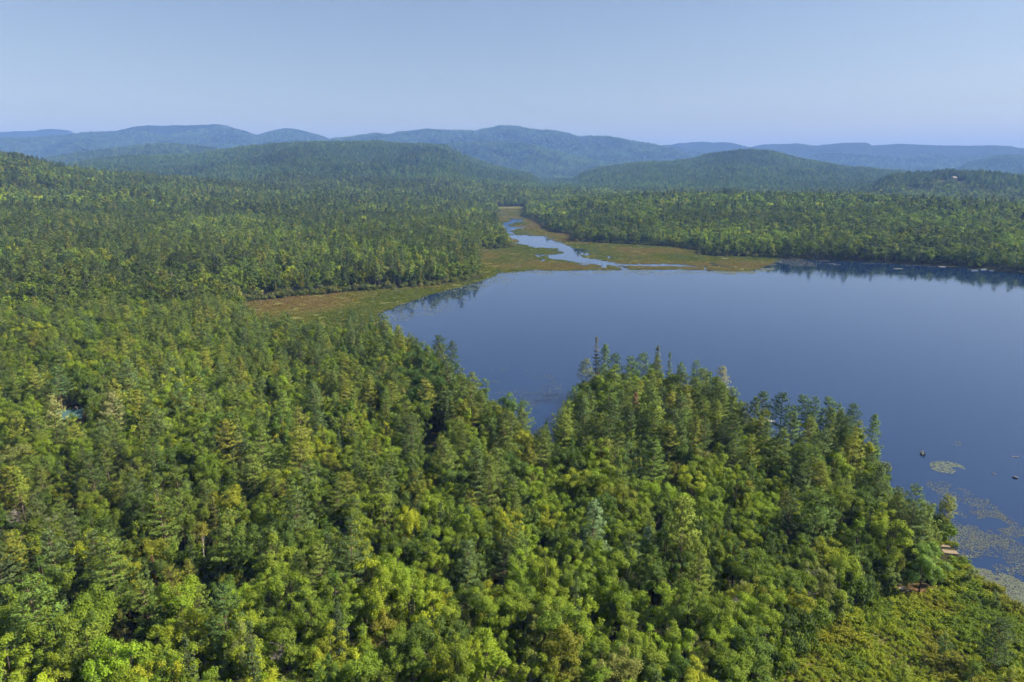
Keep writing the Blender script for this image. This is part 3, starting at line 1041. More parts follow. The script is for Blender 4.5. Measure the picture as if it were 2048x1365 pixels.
# trees of the meadow and its rim, from base and top
for px, pb, ptop, k, v_, t_, lab in (
        (1983, 1345, 1232, 'pine', 2, (.040, .060, .018), 'lone small pine standing in the shrubby meadow'),
        (1884, 1330, 1268, 'broadleaf', 5, (.085, .115, .03), 'slender pale tree in the meadow beside the lone pine'),
        (1797, 1392, 1312, 'broadleaf', 5, (.115, .140, .018), 'bright young tree at the bottom of the meadow'),
        (1940, 1375, 1318, 'broadleaf', 7, (.075, .105, .016), 'small leafy tree below the lone pine'),
        (2012, 1392, 1340, 'broadleaf', 7, (.11, .125, .014), 'yellowish young tree in the bottom corner of the meadow'),
        (1838, 1184, 1088, 'broadleaf', 2, (.085, .13, .024), 'broad tree shading the bare yard by the dock'),
        (1862, 1166, 1104, 'broadleaf', 7, (.10, .14, .03), 'rounded tree between the yard and the dock'),
        (1775, 1196, 1118, 'broadleaf', 5, (.095, .12, .025), 'pale thin tree at the table end of the yard'),
        (1580, 1222, 1148, 'birch', 1, (.11, .125, .06), 'grey-green thin tree on a bent trunk at the meadow rim'),
        (1886, 1076, 996, 'birch', 0, (.12, .14, .055), 'pale willowy tree hanging over the lilies above the dock'),
        (1938, 1172, 1130, 'broadleaf', 7, (.11, .13, .05), 'pale grey-green bush at the water below the dock'),
        (1990, 1213, 1184, 'broadleaf', 7, (.085, .11, .035), 'low pale bush where the meadow meets the lilies'),
        (1475, 1275, 1160, 'pine', 3, (.125, .135, .04), 'tall young pine at the meadow rim with a brown dead side')):
    x, y, z, h = stand_base(px, pb, ptop)
    trees.append(dict(x=x, y=y, z=z, k=k, v=v_, s=h / HEIGHT[k, v_], r=r1.uniform(0, 6.28), t=np.array(t_), tn='', label=lab))

TX, TY, TZ = (np.array([t[c_] for t in trees]) for c_ in 'xyz')
TH = np.array([t['s'] * HEIGHT[t['k'], t['v']] for t in trees])
tpx, tpy = project(TX, TY, TZ + TH * .8)
dist = np.sqrt(TX ** 2 + TY ** 2 + (TZ + TH * .8 - CAM_H) ** 2)
seen = (tpx > 4) & (tpx < 2044) & (tpy > 0) & (tpy < 1362)
single = np.array([t['label'] is not None for t in trees])
for k, most in (('broadleaf', 300), ('pine', 300), ('spruce', 90), ('birch', 60)):
    isk = np.array([t['k'] == k for t in trees])
    cand = np.nonzero(isk & seen & ~single)[0]
    size = TH[cand] / dist[cand]
    take = cand[np.argsort(-size)][:most - int((isk & single).sum())]
    single[take] = True

ONES = ['', 'first', 'second', 'third', 'fourth', 'fifth', 'sixth', 'seventh', 'eighth', 'ninth', 'tenth', 'eleventh', 'twelfth', 'thirteenth', 'fourteenth', 'fifteenth',
        'sixteenth', 'seventeenth', 'eighteenth', 'nineteenth']
TENS = {2: 'twent', 3: 'thirt', 4: 'fort', 5: 'fift', 6: 'sixt', 7: 'sevent', 8: 'eight', 9: 'ninet'}


def nth(n):
    return ONES[n] if n < 20 else TENS[n // 10] + ('ieth' if n % 10 == 0 else 'y-' + ONES[n % 10])


WORDS = {'broadleaf': ('broadleaf_tree', 'broadleaf tree', 'tree'), 'pine': ('pine_tree', 'white pine', 'pine tree'),
         'spruce': ('spruce_tree', 'narrow spruce', 'spruce tree'), 'birch': ('birch_tree', 'thin pale-barked tree', 'birch tree')}
band = np.clip(((1365 - tpy) / 68).astype(int) + 1, 1, 19)
order = {}
for i in np.argsort(tpx):
    if single[i] and trees[i]['label'] is None:
        key = (trees[i]['k'], band[i])
        order[key] = order.get(key, 0) + 1
        t = trees[i]
        s_ = TH[i] / np.median(TH[np.array([q['k'] == t['k'] for q in trees])])
        size = 'tall' if s_ > 1.12 else 'small' if s_ < .86 else 'mid-sized'
        t['label'] = f"{size} {t['tn']} {WORDS[t['k']][1]}, {nth(order[key])} from the cabin side in the {nth(band[i])} row up"

for i in np.nonzero(single)[0]:
    t = trees[i]
    nm, _, cat = WORDS[t['k']]
    e = link(nm, None, loc=(t['x'], t['y'], t['z']))
    e.rotation_euler = (0, 0, t['r'])
    w, w2 = r1.uniform(.86, 1.14, 2)
    e.scale = (t['s'] * w, t['s'] * w2, t['s'] * r1.uniform(.94, 1.1) if t['tn'] else t['s'])
    tag(e, t['label'], cat, {'broadleaf': 'broadleaf trees of the near woods', 'pine': 'pines of the near woods', 'spruce': 'spruces of the near woods', 'birch': 'slender trees of the near woods'}[t['k']])
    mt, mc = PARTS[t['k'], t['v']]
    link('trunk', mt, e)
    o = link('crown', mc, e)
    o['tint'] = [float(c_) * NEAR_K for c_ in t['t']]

rest = [t for t, s_ in zip(trees, single) if not s_]
xx = np.array([(t['x'], t['y'], t['z']) for t in rest])
ss = np.array([t['s'] for t in rest])
scatter('near_forest', xx, [t['r'] for t in rest], np.stack([ss, ss, ss], -1), [PIDX[t['k'], t['v']] for t in rest], np.array([t['t'] for t in rest]) * NEAR_K, LODCOL[0],
        'the rest of the near woods round the bay')


def mass(name, r0, r1_, sp, lod, seed, label, hs=1.0, fade=None):
    q = np.random.default_rng(seed)
    X, Y, Z, _ = woods(r0, r1_, sp, q)
    kind, var, s, rz, ti, tn_ = grow(X, Y, q)
    s = s * hs
    if r0 < 1900:
        dd = open_sd(X, Y)
        s = s * (.86 + .14 * sstep(0, 14, dd))
    # stands of one species: patches of pale poplar and dark conifer
    st = fbm(X / 140, Y / 90, 55, 3)
    ti = ti * np.where(st > .62, 1.25, np.where(st < .36, .78, 1.0))[:, None] * q.uniform(1.0, 1.95, (len(X), 1))
    w = s * q.uniform(.95, 1.15, len(s))
    return scatter(name, np.stack([X, Y, Z], -1), rz, np.stack([w, w, s], -1), [PIDX[KN[k], v_] for k, v_ in zip(kind, var)], ti, LODCOL[lod], label), len(X)


COUNT = {'near': len(rest)}
_, COUNT['mid'] = mass('middle_forest', 460, 1150, 6.6, 1, 21, 'mixed woods across the marsh and along the far lake shore', 1.2)
_, COUNT['far'] = mass('far_forest', 1150, 2300, 8.0, 2, 22, 'mixed forest rolling back towards the hills', 1.2)

# farther still the trees are set out in groups
q = np.random.default_rng(33)
clumps = []
for c_ in range(5):
    V, Q, A_, n = [], [], [], 0
    for t_ in range(9):
        k = q.choice(4, p=[.5, .3, .17, .03])
        vv = int(q.integers(KINDS[KN[k]][1]))
        gen = KINDS[KN[k]][0]
        cr = gen(vv, 2)[1]
        keep = q.random(len(cr[1])) < .6
        s = q.uniform(.75, 1.1)
        a_, d_ = q.uniform(0, 6.28), 9.5 * math.sqrt(q.random())
        off = np.array([math.cos(a_) * d_, math.sin(a_) * d_, -1.5])
        base = cr[0].reshape(-1, 4, 3)[keep]
        cen = base.mean(1, keepdims=True)
        vv_ = (cen + (base - cen) * 1.25) * s + off
        lv = np.clip(np.repeat(q.random(), len(vv_) * 4) * .6 + (cr[2].reshape(-1, 4)[keep].ravel()) * .4 - (.25 if k in (1, 2) else 0), 0, 1)
        V.append(vv_.reshape(-1, 3)); Q.append(np.arange(len(vv_) * 4).reshape(-1, 4) + n); A_.append(lv); n += len(vv_) * 4
    clumps.append((f'clump_{c_}', np_mesh(f'clump_{c_}', np.concatenate(V), quads=np.concatenate(Q), mats=[M_LEAF], attrs={'leafvar': fl(np.concatenate(A_))})))
CLUMPCOL = proto_collection('forest_clumps', clumps)


def far_mass(name, r0, r1_, sp, hs, seed, label):
    q = np.random.default_rng(seed)
    X, Y, Z, _ = woods(r0, r1_, sp, q)
    n = len(X)
    st = fbm(X / 260, Y / 260, 57, 4)
    base = np.array([(.115, .150, .036), (.075, .115, .034), (.150, .170, .042)])
    ti = base[q.choice(3, n, p=[.45, .33, .22])] * (.45 + 1.15 * st)[:, None] * q.uniform(.85, 1.65, (n, 1)) * [.92, 1, .95]
    s = hs * q.uniform(.8, 1.15, n)
    return scatter(name, np.stack([X, Y, Z], -1), q.uniform(0, 6.28, n), np.stack([s, s, s / hs ** .5], -1), q.integers(5, size=n), ti, CLUMPCOL, label), n


_, COUNT['valley'] = far_mass('valley_forest', 2300, 4600, 14.0, .95, 41, 'hazy forest over the valley floor and the rounded hills')
_, COUNT['hill'] = far_mass('hill_forest', 4600, 8400, 24.0, 1.6, 42, 'blue hazy forest on the lower slopes of the mountains')
print('TREES', int(single.sum()), COUNT)

# ------------------------------------------------------------------ dead and dying trees
for k, (px, py, h, rc, con, lab) in enumerate((
        (95, 1040, 13, 3.4, False, 'bleached bare tree with spreading grey branches in the front woods'),
        (32, 1026, 11, 2.4, False, 'smaller grey bare tree beside the spreading bleached one'),
        (1222, 890, 12, 3.0, False, 'grey bare crown among the pines of the point'),
        (1622, 1140, 12, 2.2, False, 'forked dead tree with a pale trunk at the meadow rim'),
        (1471, 1196, 12, 1.9, True, 'brown dead conifer at the meadow rim'),
        (560, 1290, 10, 2.2, False, 'reddish-grey dead branches near the bottom of the front woods'),
        (343, 545, 17, 2.0, True, 'grey dead conifer over the woods by the bay marsh'),
        (402, 530, 18, 2.6, True, 'wide grey dead pine beside the bay marsh woods'),
        (545, 1085, 11, 1.6, False, 'thin grey snag in the middle of the front woods'))):
    w, _n = dead_tree(500 + k, h, rc, con)
    x, y, z = stand_top(px, py, h)
    o = link('dead_tree', np_mesh('dead_tree', w[0], quads=w[1], mats=[M_DEAD]), loc=(x, y, z))
    tag(o, lab, 'dead tree', 'bare and dying trees')
for px, py, h, v_, s_, t_, lab in (
        (303, 1108, 13, 2, .75, (.13, .065, .035), 'rust-brown dying spruce in the front woods'),
        (866, 1186, 10, 1, 1.0, (.17, .075, .04), 'small red-brown dying conifer low in the front woods'),
        (1530, 1046, 11, 1, 1.0, (.16, .07, .022), 'small orange-brown dying conifer above the meadow'),
        (1350, 1085, 12, 1, .9, (.16, .085, .04), 'brown dying conifer beneath the largest pine')):
    x, y, z = stand_top(px, py, h)
    e = link('dying_spruce', None, loc=(x, y, z))
    k_ = h / HEIGHT['spruce', v_]
    e.scale = (k_ * s_, k_ * s_, k_)
    tag(e, lab, 'dead tree', 'bare and dying trees')
    link('trunk', PARTS['spruce', v_][0], e)
    o = link('crown', PARTS['spruce', v_][1], e)
    o['tint'] = list(t_)

# ------------------------------------------------------------------ marsh grass, meadow shrubs, lilies
def grass_mesh(s, H, Rc, n, w):
    c_ = grass_clump(s, H, Rc, n, w)[1]
    return np_mesh('sedge', c_[0], quads=c_[1], mats=[M_GRASS], attrs={'leafvar': fl(c_[2])})


SEDGE = proto_collection('sedge_shapes', [(f'sedge_{k}', grass_mesh(600 + k, .75 + .2 * k, 1.25, 60, .09)) for k in range(3)])
q = np.random.default_rng(51)
X, Y = jitter_grid(-330, 330, 330, 1650, 2.3, q)
k = np.minimum(sdist(X, Y, MARSH), sdist(X, Y, BAYMARSH)) < 1.0
X, Y = X[k], Y[k]
Z = terrain(X, Y)
k = (Z > .035) & (fbm(X / 6, Y / 6, 13, 2) > .27)
X, Y, Z = X[k], Y[k], Z[k]
dw = water_sd(X.copy(), Y.copy())
n2v = fbm(X / 45, Y / 60, 77, 4) + .24 * sstep(6, 40, dw) - .05
pal = np.array([(.115, .138, .020), (.160, .156, .030), (.205, .160, .044), (.210, .145, .050)])
n2v = n2v - .28 * ((Y < 640) & (X < -8)) * sstep(-175, -120, X)
t_ = np.clip((n2v - .30) / .40, 0, .999) * 3
i0 = t_.astype(int)
ti = pal[i0] + (pal[np.minimum(i0 + 1, 3)] - pal[i0]) * (t_ - i0)[:, None]
ti = ti * q.uniform(.8, 1.2, (len(X), 1))
s = q.uniform(.6, 1.25, len(X))
scatter('marsh_grass', np.stack([X, Y, Z - .05], -1), q.uniform(0, 6.28, len(X)), np.stack([s * 1.15, s * 1.15, s * .8], -1), q.integers(3, size=len(X)), ti, SEDGE,
        'green and rust-coloured sedge of the marsh along the stream')
COUNT['sedge'] = len(X)


def shrub_mesh(sd, H, Rc, leaf, n):
    return one_mesh('low_shrub', shrub(sd, H, Rc, leaf, n), M_BARK, M_LEAF)


SHRUB = proto_collection('shrub_shapes', [(f'shrub_{k}', shrub_mesh(700 + k, 1.0 + .25 * k, .8 + .1 * k, .2, 260)) for k in range(4)])
BUSH = proto_collection('bush_shapes', [(f'bush_{k}', shrub_mesh(720 + k, 1.1 + .2 * k, .85, .085, 1500)) for k in range(4)])
X, Y = jitter_grid(20, 135, 60, 170, .82, q)
k = sdist(X, Y, MEADOW) < .8
for cx_, cy_, cr in DOCKCLEAR:
    k |= np.hypot(X - cx_, Y - cy_) < cr
for (cx_, cy_, cr), c2_ in zip(DOCKCLEAR[:2], (3.0, 1.6)):
    k &= np.hypot(X - cx_, Y - cy_) > c2_
k &= (sdist(X, Y, YARD) > .4) & (sdist(X, Y, LAKE) > -.5)
X, Y = X[k], Y[k]
Z = terrain(X, Y)
k = in_view(X, Y, Z, 2, 25)
X, Y, Z = X[k], Y[k], Z[k]
pal = np.array([(.225, .255, .016), (.190, .240, .016), (.215, .220, .018), (.135, .190, .016)])
pat = fbm(X / 9, Y / 9, 15, 3)
ci_ = np.where(pat > .58, 2, np.where(pat < .38, 3, q.integers(0, 2, len(X))))
ti = pal[ci_] * q.uniform(.8, 1.2, (len(X), 1))
s = q.uniform(.4, 1.15, len(X)) * (.35 + 1.25 * fbm(X / 6, Y / 6, 16, 3) ** 1.4) * np.where(np.hypot(X - DOCKCLEAR[1][0], Y - DOCKCLEAR[1][1]) < 4, .55, 1)
scatter('meadow_undergrowth', np.stack([X, Y, Z], -1), q.uniform(0, 6.28, len(X)), np.stack([s * 1.15, s * 1.15, s], -1), q.integers(4, size=len(X)), ti, SHRUB,
        'yellow-green shrubs covering the wet meadow by the lake')
COUNT['meadow'] = len(X)
# leafy thicket along the meadow rim and the near shores
X, Y = jitter_grid(-140, 135, 60, 420, 1.9, q)
dm, dl = sdist(X, Y, MEADOW), sdist(X, Y, LAKE)
k = (((dm > .5) & (dm < 9)) | ((dl > .3) & (dl < 6))) & (dm > .5) & (dl > .3) & (sdist(X, Y, YARD) > 3.0) & (sdist(X, Y, BAYMARSH) > 1)
for cx_, cy_, cr in DOCKCLEAR:
    k &= np.hypot(X - cx_, Y - cy_) > cr
for cx_, cy_, cr in CLEAR[-3:]:
    k &= np.hypot(X - cx_, Y - cy_) > cr
low = np.zeros(len(X), bool)
for cx_, cy_, cr in KAYCLEAR[1:5]:
    low |= np.hypot(X - cx_, Y - cy_) < cr + 1
low &= np.hypot(X - kay[0], Y - kay[1]) > 5
k |= low
X, Y = X[k], Y[k]
Z = terrain(X, Y)
k = in_view(X, Y, Z, 4, 25)
X, Y, Z = X[k], Y[k], Z[k]
ti = np.array([(.12, .17, .022), (.09, .14, .022), (.15, .18, .03), (.07, .11, .02)])[q.integers(4, size=len(X))] * q.uniform(.8, 1.2, (len(X), 1))
s = q.uniform(1.6, 4.2, len(X)) * np.where(np.hypot(X - kay[0], Y - kay[1]) < 42, np.where(sdist(X, Y, LAKE) > 6, .55, 1), 1)
scatter('shore_undergrowth', np.stack([X, Y, Z], -1), q.uniform(0, 6.28, len(X)), np.stack([s * .9, s * .9, s * 1.15], -1), q.integers(4, size=len(X)), ti, BUSH,
        'leafy green thicket along the shore and meadow rim')
# pale bushes at the head of the bay marsh and on the marsh rims
X, Y = jitter_grid(-330, 330, 330, 1650, 3.0, q)
d = np.minimum(sdist(X, Y, MARSH), sdist(X, Y, BAYMARSH))
k = (np.abs(d - 3) < 5.5) & (sdist(X, Y, LAKE) > 3) & (q.random(len(X)) < np.where((X < -100) & (Y < 520), .9, .45))
X, Y = X[k], Y[k]
Z = terrain(X, Y)
ti = np.array([(.15, .165, .035), (.11, .135, .03), (.17, .165, .05)])[q.integers(3, size=len(X))] * q.uniform(.8, 1.15, (len(X), 1))
s = q.uniform(1.3, 3.2, len(X))
scatter('marsh_shrubbery', np.stack([X, Y, Z], -1), q.uniform(0, 6.28, len(X)), np.stack([s, s, s * 1.1], -1), q.integers(4, size=len(X)), ti, SHRUB,
        'pale yellow-green bushes along the rim of the marsh')

# lilies: (px centre, py centre, px half width, py half height, how many, pad radius, threshold, colour shift)
pads = []


def lilies(px, py, wx, wy, n, rad, thr, shift=0.0, tilt=0.0, soft=False, ns=6.0):
    u, v_ = q.uniform(-1, 1, n), q.uniform(-1, 1, n)
    k = u * u + v_ * v_ < 1
    u, v_ = u[k], v_[k]
    P_ = np.array([at(px + a * wx, py + b * wy + a * tilt, 0) for a, b in zip(u, v_)])
    f = fbm(P_[:, 0] / ns, P_[:, 1] / (ns * 1.2), 19, 3)
    if soft:
        f = f - .16 * (u * u + v_ * v_)
    k = (f > thr) & (sdist(P_[:, 0], P_[:, 1], LAKE) < .5)
    for (x, y) in P_[k]:
        pads.append((x, y, rad * q.uniform(.55, 1.25), np.clip(q.normal(.45 + shift, .28), 0, 1)))


lilies(1894, 935, 36, 12, 800, .22, .32, -.32, 4)
lilies(1913, 887, 11, 4, 40, .18, .45)
lilies(1875, 985, 45, 22, 700, .17, .44, .05, 4, True)
lilies(1935, 1040, 90, 60, 3600, .16, .42, .1, 30, True, 4)
lilies(1995, 1120, 95, 95, 7000, .15, .38, .15, 30, True, 4)
lilies(2010, 1195, 70, 55, 6000, .17, .34, 0, 30, True, 4)
lilies(1960, 1160, 50, 40, 2600, .16, .36, 0, 30, True, 4)
lilies(1050, 770, 75, 45, 1300, .24, .44, .1, 12, True, 8)
lilies(1035, 760, 60, 18, 350, .28, .46, .1, 6, True, 8)
lilies(850, 602, 130, 34, 3200, .45, .36, -.3, -30, True, 10)
lilies(960, 566, 80, 14, 1500, .5, .36, -.3, -14, True, 12)
lilies(1200, 545, 240, 6, 3000, .6, .38, -.25, 0, True, 14)
lilies(1495, 533, 70, 16, 5200, .7, .30, -.1, -6, True, 14)
lilies(1600, 524, 90, 9, 2600, .6, .36, .4, 3, True, 14)
lilies(1780, 530, 100, 3, 500, .6, .42, .4, 5, True, 14)
lilies(1795, 538, 10, 1.2, 60, .8, .1, -.1)
pd = np.array(pads)
npad = len(pd)
a = np.linspace(0, 2 * np.pi, 6, endpoint=False)
rot = q.uniform(0, 6.28, npad)
ang = a[None] + rot[:, None]
rr_ = pd[:, 2:3] * q.uniform(.85, 1.1, (npad, 6))
V = np.stack([pd[:, 0:1] + rr_ * np.cos(ang) * 1.15, pd[:, 1:2] + rr_ * np.sin(ang), .02 + q.uniform(0, .03, (npad, 1)) + 0 * ang], -1)
i = np.arange(npad)[:, None] * 6
Q = np.concatenate([i + [0, 1, 2, 3], i + [0, 3, 4, 5]])
tag(link('lily_pads', np_mesh('lily_pads', V.reshape(-1, 3), quads=Q, mats=[M_LILY], attrs={'leafvar': fl(np.repeat(pd[:, 3], 6))})),
    'floating lily pads scattered over the shallows', kind='stuff')
print('STUFF', COUNT, 'pads', npad)

# ------------------------------------------------------------------ small things
M_PLANK = solid('sun_bleached_planks', (.25, .185, .115), .75, .18, 2.5)
M_TEAL = solid('teal_metal_roof', (.065, .125, .110), .45, .08, .6)
M_LOG = solid('brown_board_wall', (.16, .11, .07), .8, .2, 2.0)
M_GLASS = solid('window_glass', (.03, .04, .05), .08, .05)
M_WHITE = solid('white_hull', (.75, .75, .73), .35, .05)
M_YEL = solid('yellow_plastic', (.72, .40, .02), .35, .06)
M_ORG = solid('amber_plastic', (.50, .22, .03), .4, .08)
M_DARK = solid('dark_green_hull', (.018, .030, .028), .4, .2)
M_RED = solid('red_trim', (.35, .05, .04), .5, .1)
M_GREY = solid('weathered_wood', (.26, .23, .21), .85, .2, 3)
M_ROCK = solid('wet_rock', (.05, .045, .045), .6, .3, 2)
M_SHIRT = solid('pale_shirt', (.62, .64, .62), .9, .06)
M_SKIN = solid('skin', (.42, .26, .19), .6, .05)
M_HAT = solid('dark_cap', (.03, .035, .04), .9, .1)
M_TAN = solid('tan_house_wall', (.17, .13, .105), .8, .08)
M_BROOF = solid('brown_shingle_roof', (.22, .16, .13), .8, .15)


def root(name, label, cat, xyz, rz=0, group=None):
    e = link(name, None, loc=xyz)
    e.rotation_euler = (0, 0, rz)
    return tag(e, label, cat, group)


def hull_mesh(L, W, H, sheer=.25, pointed_stern=False, n=13):
    """open boat: outer skin with bow (and stern) drawn in, inner skin, gunwale"""
    V, F = [], []
    for s in range(n):
        t = s / (n - 1) * 2 - 1
        w = (1 - max(0, t) ** 2.2) if not pointed_stern else (1 - abs(t) ** 2.2)
        if not pointed_stern and t < 0:
            w = 1 - .18 * t * t
        w = max(w, .04) * W / 2
        up = H + sheer * t * t * H
        ring = [(-w, up), (-w * .86, .28 * H), (-w * .35, 0), (w * .35, 0), (w * .86, .28 * H), (w, up), (w * .9, up - .01), (w * .74, .36 * H), (0, .12 * H), (-w * .74, .36 * H), (-w * .9, up - .01)]
        V += [(x_, t * L / 2, z_) for x_, z_ in ring]
    m_ = 11
    for s in range(n - 1):
        for k in range(m_):
            F.append((s * m_ + k, s * m_ + (k + 1) % m_, (s + 1) * m_ + (k + 1) % m_, (s + 1) * m_ + k))
    F.append(tuple(range(0, m_))[::-1])
    F.append(tuple(range((n - 1) * m_, n * m_)))
    return MB().poly(V, F)


def boat(name, label, xyz, rz, L, W, H, mat, trim, group=None, motor=True, n_seats=3):
    e = root(name, label, 'boat', xyz, rz, group)
    hull_mesh(L, W, H).build('hull', mat, e)
    for k in range(n_seats):
        t = -.6 + 1.0 * k / max(1, n_seats - 1)
        MB().box((0, t * L / 2, H * .72), (W * .74, .26, .05)).build('bench_seat', trim, e)
    if motor:
        mo = MB().box((0, -L / 2 - .14, H * 1.12), (.28, .34, .42)).box((0, -L / 2 - .14, H * .35), (.1, .16, H * 1.3)).build('outboard_motor', M_HAT, e, .02)
    return e


# fishing boat and angler on the open lake
bx, by = at(1845, 908, 0)
boat('fishing_boat', 'small dark fishing boat with an angler on the open lake', (bx, by, -.08), R(-22), 3.4, 1.45, .5, M_DARK, M_GREY)
# the angler: seated, one body
J = {'pelvis': (0, -.05, .42), 'chest': (0, -.02, .72), 'neck': (0, .0, .93), 'head': (0, .03, 1.05), 'crown': (0, .03, 1.18),
     'shl': (-.2, 0, .86), 'ell': (-.28, .16, .62), 'hal': (-.12, .40, .66), 'shr': (.2, 0, .86), 'elr': (.28, .16, .62), 'har': (.12, .40, .66),
     'hil': (-.1, -.02, .42), 'knl': (-.14, .42, .48), 'anl': (-.14, .46, .10), 'tol': (-.14, .62, .08), 'hir': (.1, -.02, .42), 'knr': (.14, .42, .48), 'anr': (.14, .46, .10), 'tor': (.14, .62, .08)}
E = [('pelvis', 'chest'), ('chest', 'neck'), ('neck', 'head'), ('head', 'crown'), ('chest', 'shl'), ('shl', 'ell'), ('ell', 'hal'), ('chest', 'shr'), ('shr', 'elr'), ('elr', 'har'),
     ('pelvis', 'hil'), ('hil', 'knl'), ('knl', 'anl'), ('anl', 'tol'), ('pelvis', 'hir'), ('hir', 'knr'), ('knr', 'anr'), ('anr', 'tor')]
RAD = dict(pelvis=.15, chest=.17, neck=.06, head=.10, crown=.08, shl=.075, ell=.05, hal=.04, shr=.075, elr=.05, har=.04, hil=.1, knl=.07, anl=.045, tol=.04, hir=.1, knr=.07, anr=.045, tor=.04)
nm_ = list(J)
me = bpy.data.meshes.new('person')
me.from_pydata([J[k] for k in nm_], [(nm_.index(a_), nm_.index(b_)) for a_, b_ in E], [])
me.materials.append(M_SHIRT)
pers = link('person', me, loc=(bx - .05, by, .12))
pers.rotation_euler = (0, 0, R(150))
md = pers.modifiers.new('skin', 'SKIN')
for i_, k in enumerate(nm_):
    sv = me.skin_vertices[0].data[i_]
    sv.radius = (RAD[k], RAD[k])
    sv.use_root = k == 'pelvis'
pers.modifiers.new('smooth', 'SUBSURF').levels = 1
pers.modifiers['smooth'].render_levels = 2
tag(pers, 'angler in a pale shirt and dark cap seated in the small boat', 'person')
cap_ = MB().cyl((0, .03, 1.19), .12, .09, 12, .08).box((0, .14, 1.16), (.18, .14, .02)).build('cap', M_HAT, pers)
leg_ = MB().box((-.14, .20, .46), (.19, .46, .18)).box((.14, .20, .46), (.19, .46, .18)).build('trousers', M_HAT, pers, .05)

# fishing rod held over the side
rod = MB()
rod.cyl((0, 0, 1.1), .012, 2.2, 6, .004)
ro = rod.build('fishing_rod', M_HAT)
ro.location = (bx - .35, by - .35, .75)
ro.rotation_euler = (R(48), R(-18), 0)
tag(ro, 'thin dark fishing rod held over the side of the boat', 'rod')

# dock: two decks of planks on posts
def dock(name, label, px, py, L, W, rz, z=.55):
    x, y = at(px, py, z)
    e = root(name, label, 'dock', (x, y, 0), rz, 'wooden docks below the meadow trees')
    me_ = None
    n = int(L / .3)
    for k in range(n):
        o_ = MB().box((0, 0, 0), (.27, W, .05)).build('plank', M_PLANK, e) if me_ is None else link('plank', me_, e)
        me_ = o_.data
        o_.location = (-L / 2 + (k + .5) * .3, (random.random() - .5) * .04, z + random.random() * .012)
    for sx in (-1, 1):
        for sy in (-1, 1):
            MB().cyl((sx * (L / 2 - .25), sy * (W / 2 - .12), z - .75), .07, 1.7, 8).build('post', M_GREY, e)
    for sy in (-1, 1):
        MB().box((0, sy * (W / 2 - .1), z - .12), (L, .08, .18)).build('joist', M_GREY, e)


dock('dock', 'larger sunlit plank dock at the shore, lower of the two', 1900, 1104, 3.3, 1.7, R(-12))
dock('dock', 'smaller sunlit plank dock just above the larger one', 1889, 1092, 2.4, 1.1, R(-12))

# picnic table in the yard
x, y = at(1806, 1184, .6)
z = ground_z(x, y)
e = root('picnic_table', 'grey wooden picnic table under the trees at the bare yard', 'table', (x, y, z), R(25))
for k in range(5):
    MB().box((0, -.32 + k * .16, .75), (1.9, .14, .04)).build('tabletop_slat', M_GREY, e)
for s_ in (-1, 1):
    MB().box((0, s_ * .72, .45), (1.9, .26, .04)).build('bench', M_GREY, e)
    for sx in (-1, 1):
        MB().box((sx * .65, s_ * .3, .37), (.09, .09, .86), rx=R(s_ * 32)).build('leg', M_GREY, e)

# teal-roofed cabin in the woods
x, y = cab
z = ground_z(x, y)
e = root('cabin', 'cabin with a faded teal metal roof glimpsed among pines', 'cabin', (x, y, z), R(14))
MB().box((0, 0, 1.5), (8.6, 6.0, 3.4)).build('wall', M_LOG, e)
rf = MB().poly([(-4.9, -3.6, 3.0), (4.9, -3.6, 3.0), (4.9, 0, 5.2), (-4.9, 0, 5.2), (-4.9, 3.6, 3.0), (4.9, 3.6, 3.0),
                (-4.9, -3.6, 2.9), (4.9, -3.6, 2.9), (4.9, 0, 5.1), (-4.9, 0, 5.1), (-4.9, 3.6, 2.9), (4.9, 3.6, 2.9)],
               [(0, 1, 2, 3), (3, 2, 5, 4), (7, 6, 9, 8), (8, 9, 10, 11), (0, 6, 7, 1), (4, 5, 11, 10), (0, 3, 9, 6), (3, 4, 10, 9), (1, 7, 8, 2), (2, 8, 11, 5)]).build('roof', M_TEAL, e)
for k in range(13):
    for s_ in (-1, 1):
        MB().box((-4.7 + k * .78, s_ * 1.8, 4.13), (.05, 4.2, .06), rx=R(-s_ * 31.4)).build('seam', M_TEAL, rf)
MB().poly([(-4.25, -3, 3.1), (-4.25, 3, 3.1), (-4.25, 0, 5.0)], [(0, 1, 2)]).poly([(4.25, -3, 3.1), (4.25, 0, 5.0), (4.25, 3, 3.1)], [(0, 1, 2)]).build('gable', M_LOG, e)
MB().box((2.2, .8, 5.0), (.6, .6, 1.6)).build('chimney', M_BROOF, rf)
for wx in (-2.6, 2.6):
    wd = MB().box((wx, -3.03, 1.7), (1.2, .06, 1.1)).build('window', M_WHITE, e)
    MB().box((wx, -3.07, 1.7), (1.0, .05, .9)).build('pane', M_GLASS, wd)
MB().box((0, -3.04, 1.15), (.95, .08, 2.1)).build('door', M_BROOF, e)

# kayaks under the dark trees
def kayak(label, px, py, rz, mat, L):
    x, y = at(px, py, 5)
    z = ground_z(x, y)
    x, y = at(px, py, z + .3)
    e = root('kayak', label, 'kayak', (x, y, ground_z(x, y) + .25), rz, 'kayaks pulled up under the trees')
    hull_mesh(L, .9, .42, .3, True).build('hull', mat, e)
    MB().poly([(-.30, -L * .16, .40), (.30, -L * .16, .40), (.06, -L * .48, .50), (-.06, -L * .48, .50)], [(0, 1, 2, 3)]).poly(
        [(-.30, L * .16, .40), (.30, L * .16, .40), (.06, L * .48, .50), (-.06, L * .48, .50)], [(0, 3, 2, 1)]).build('deck', mat, e)
    MB().box((0, 0, .2), (.5, .5, .08)).box((0, -.28, .38), (.5, .06, .36)).build('seat', M_HAT, e)


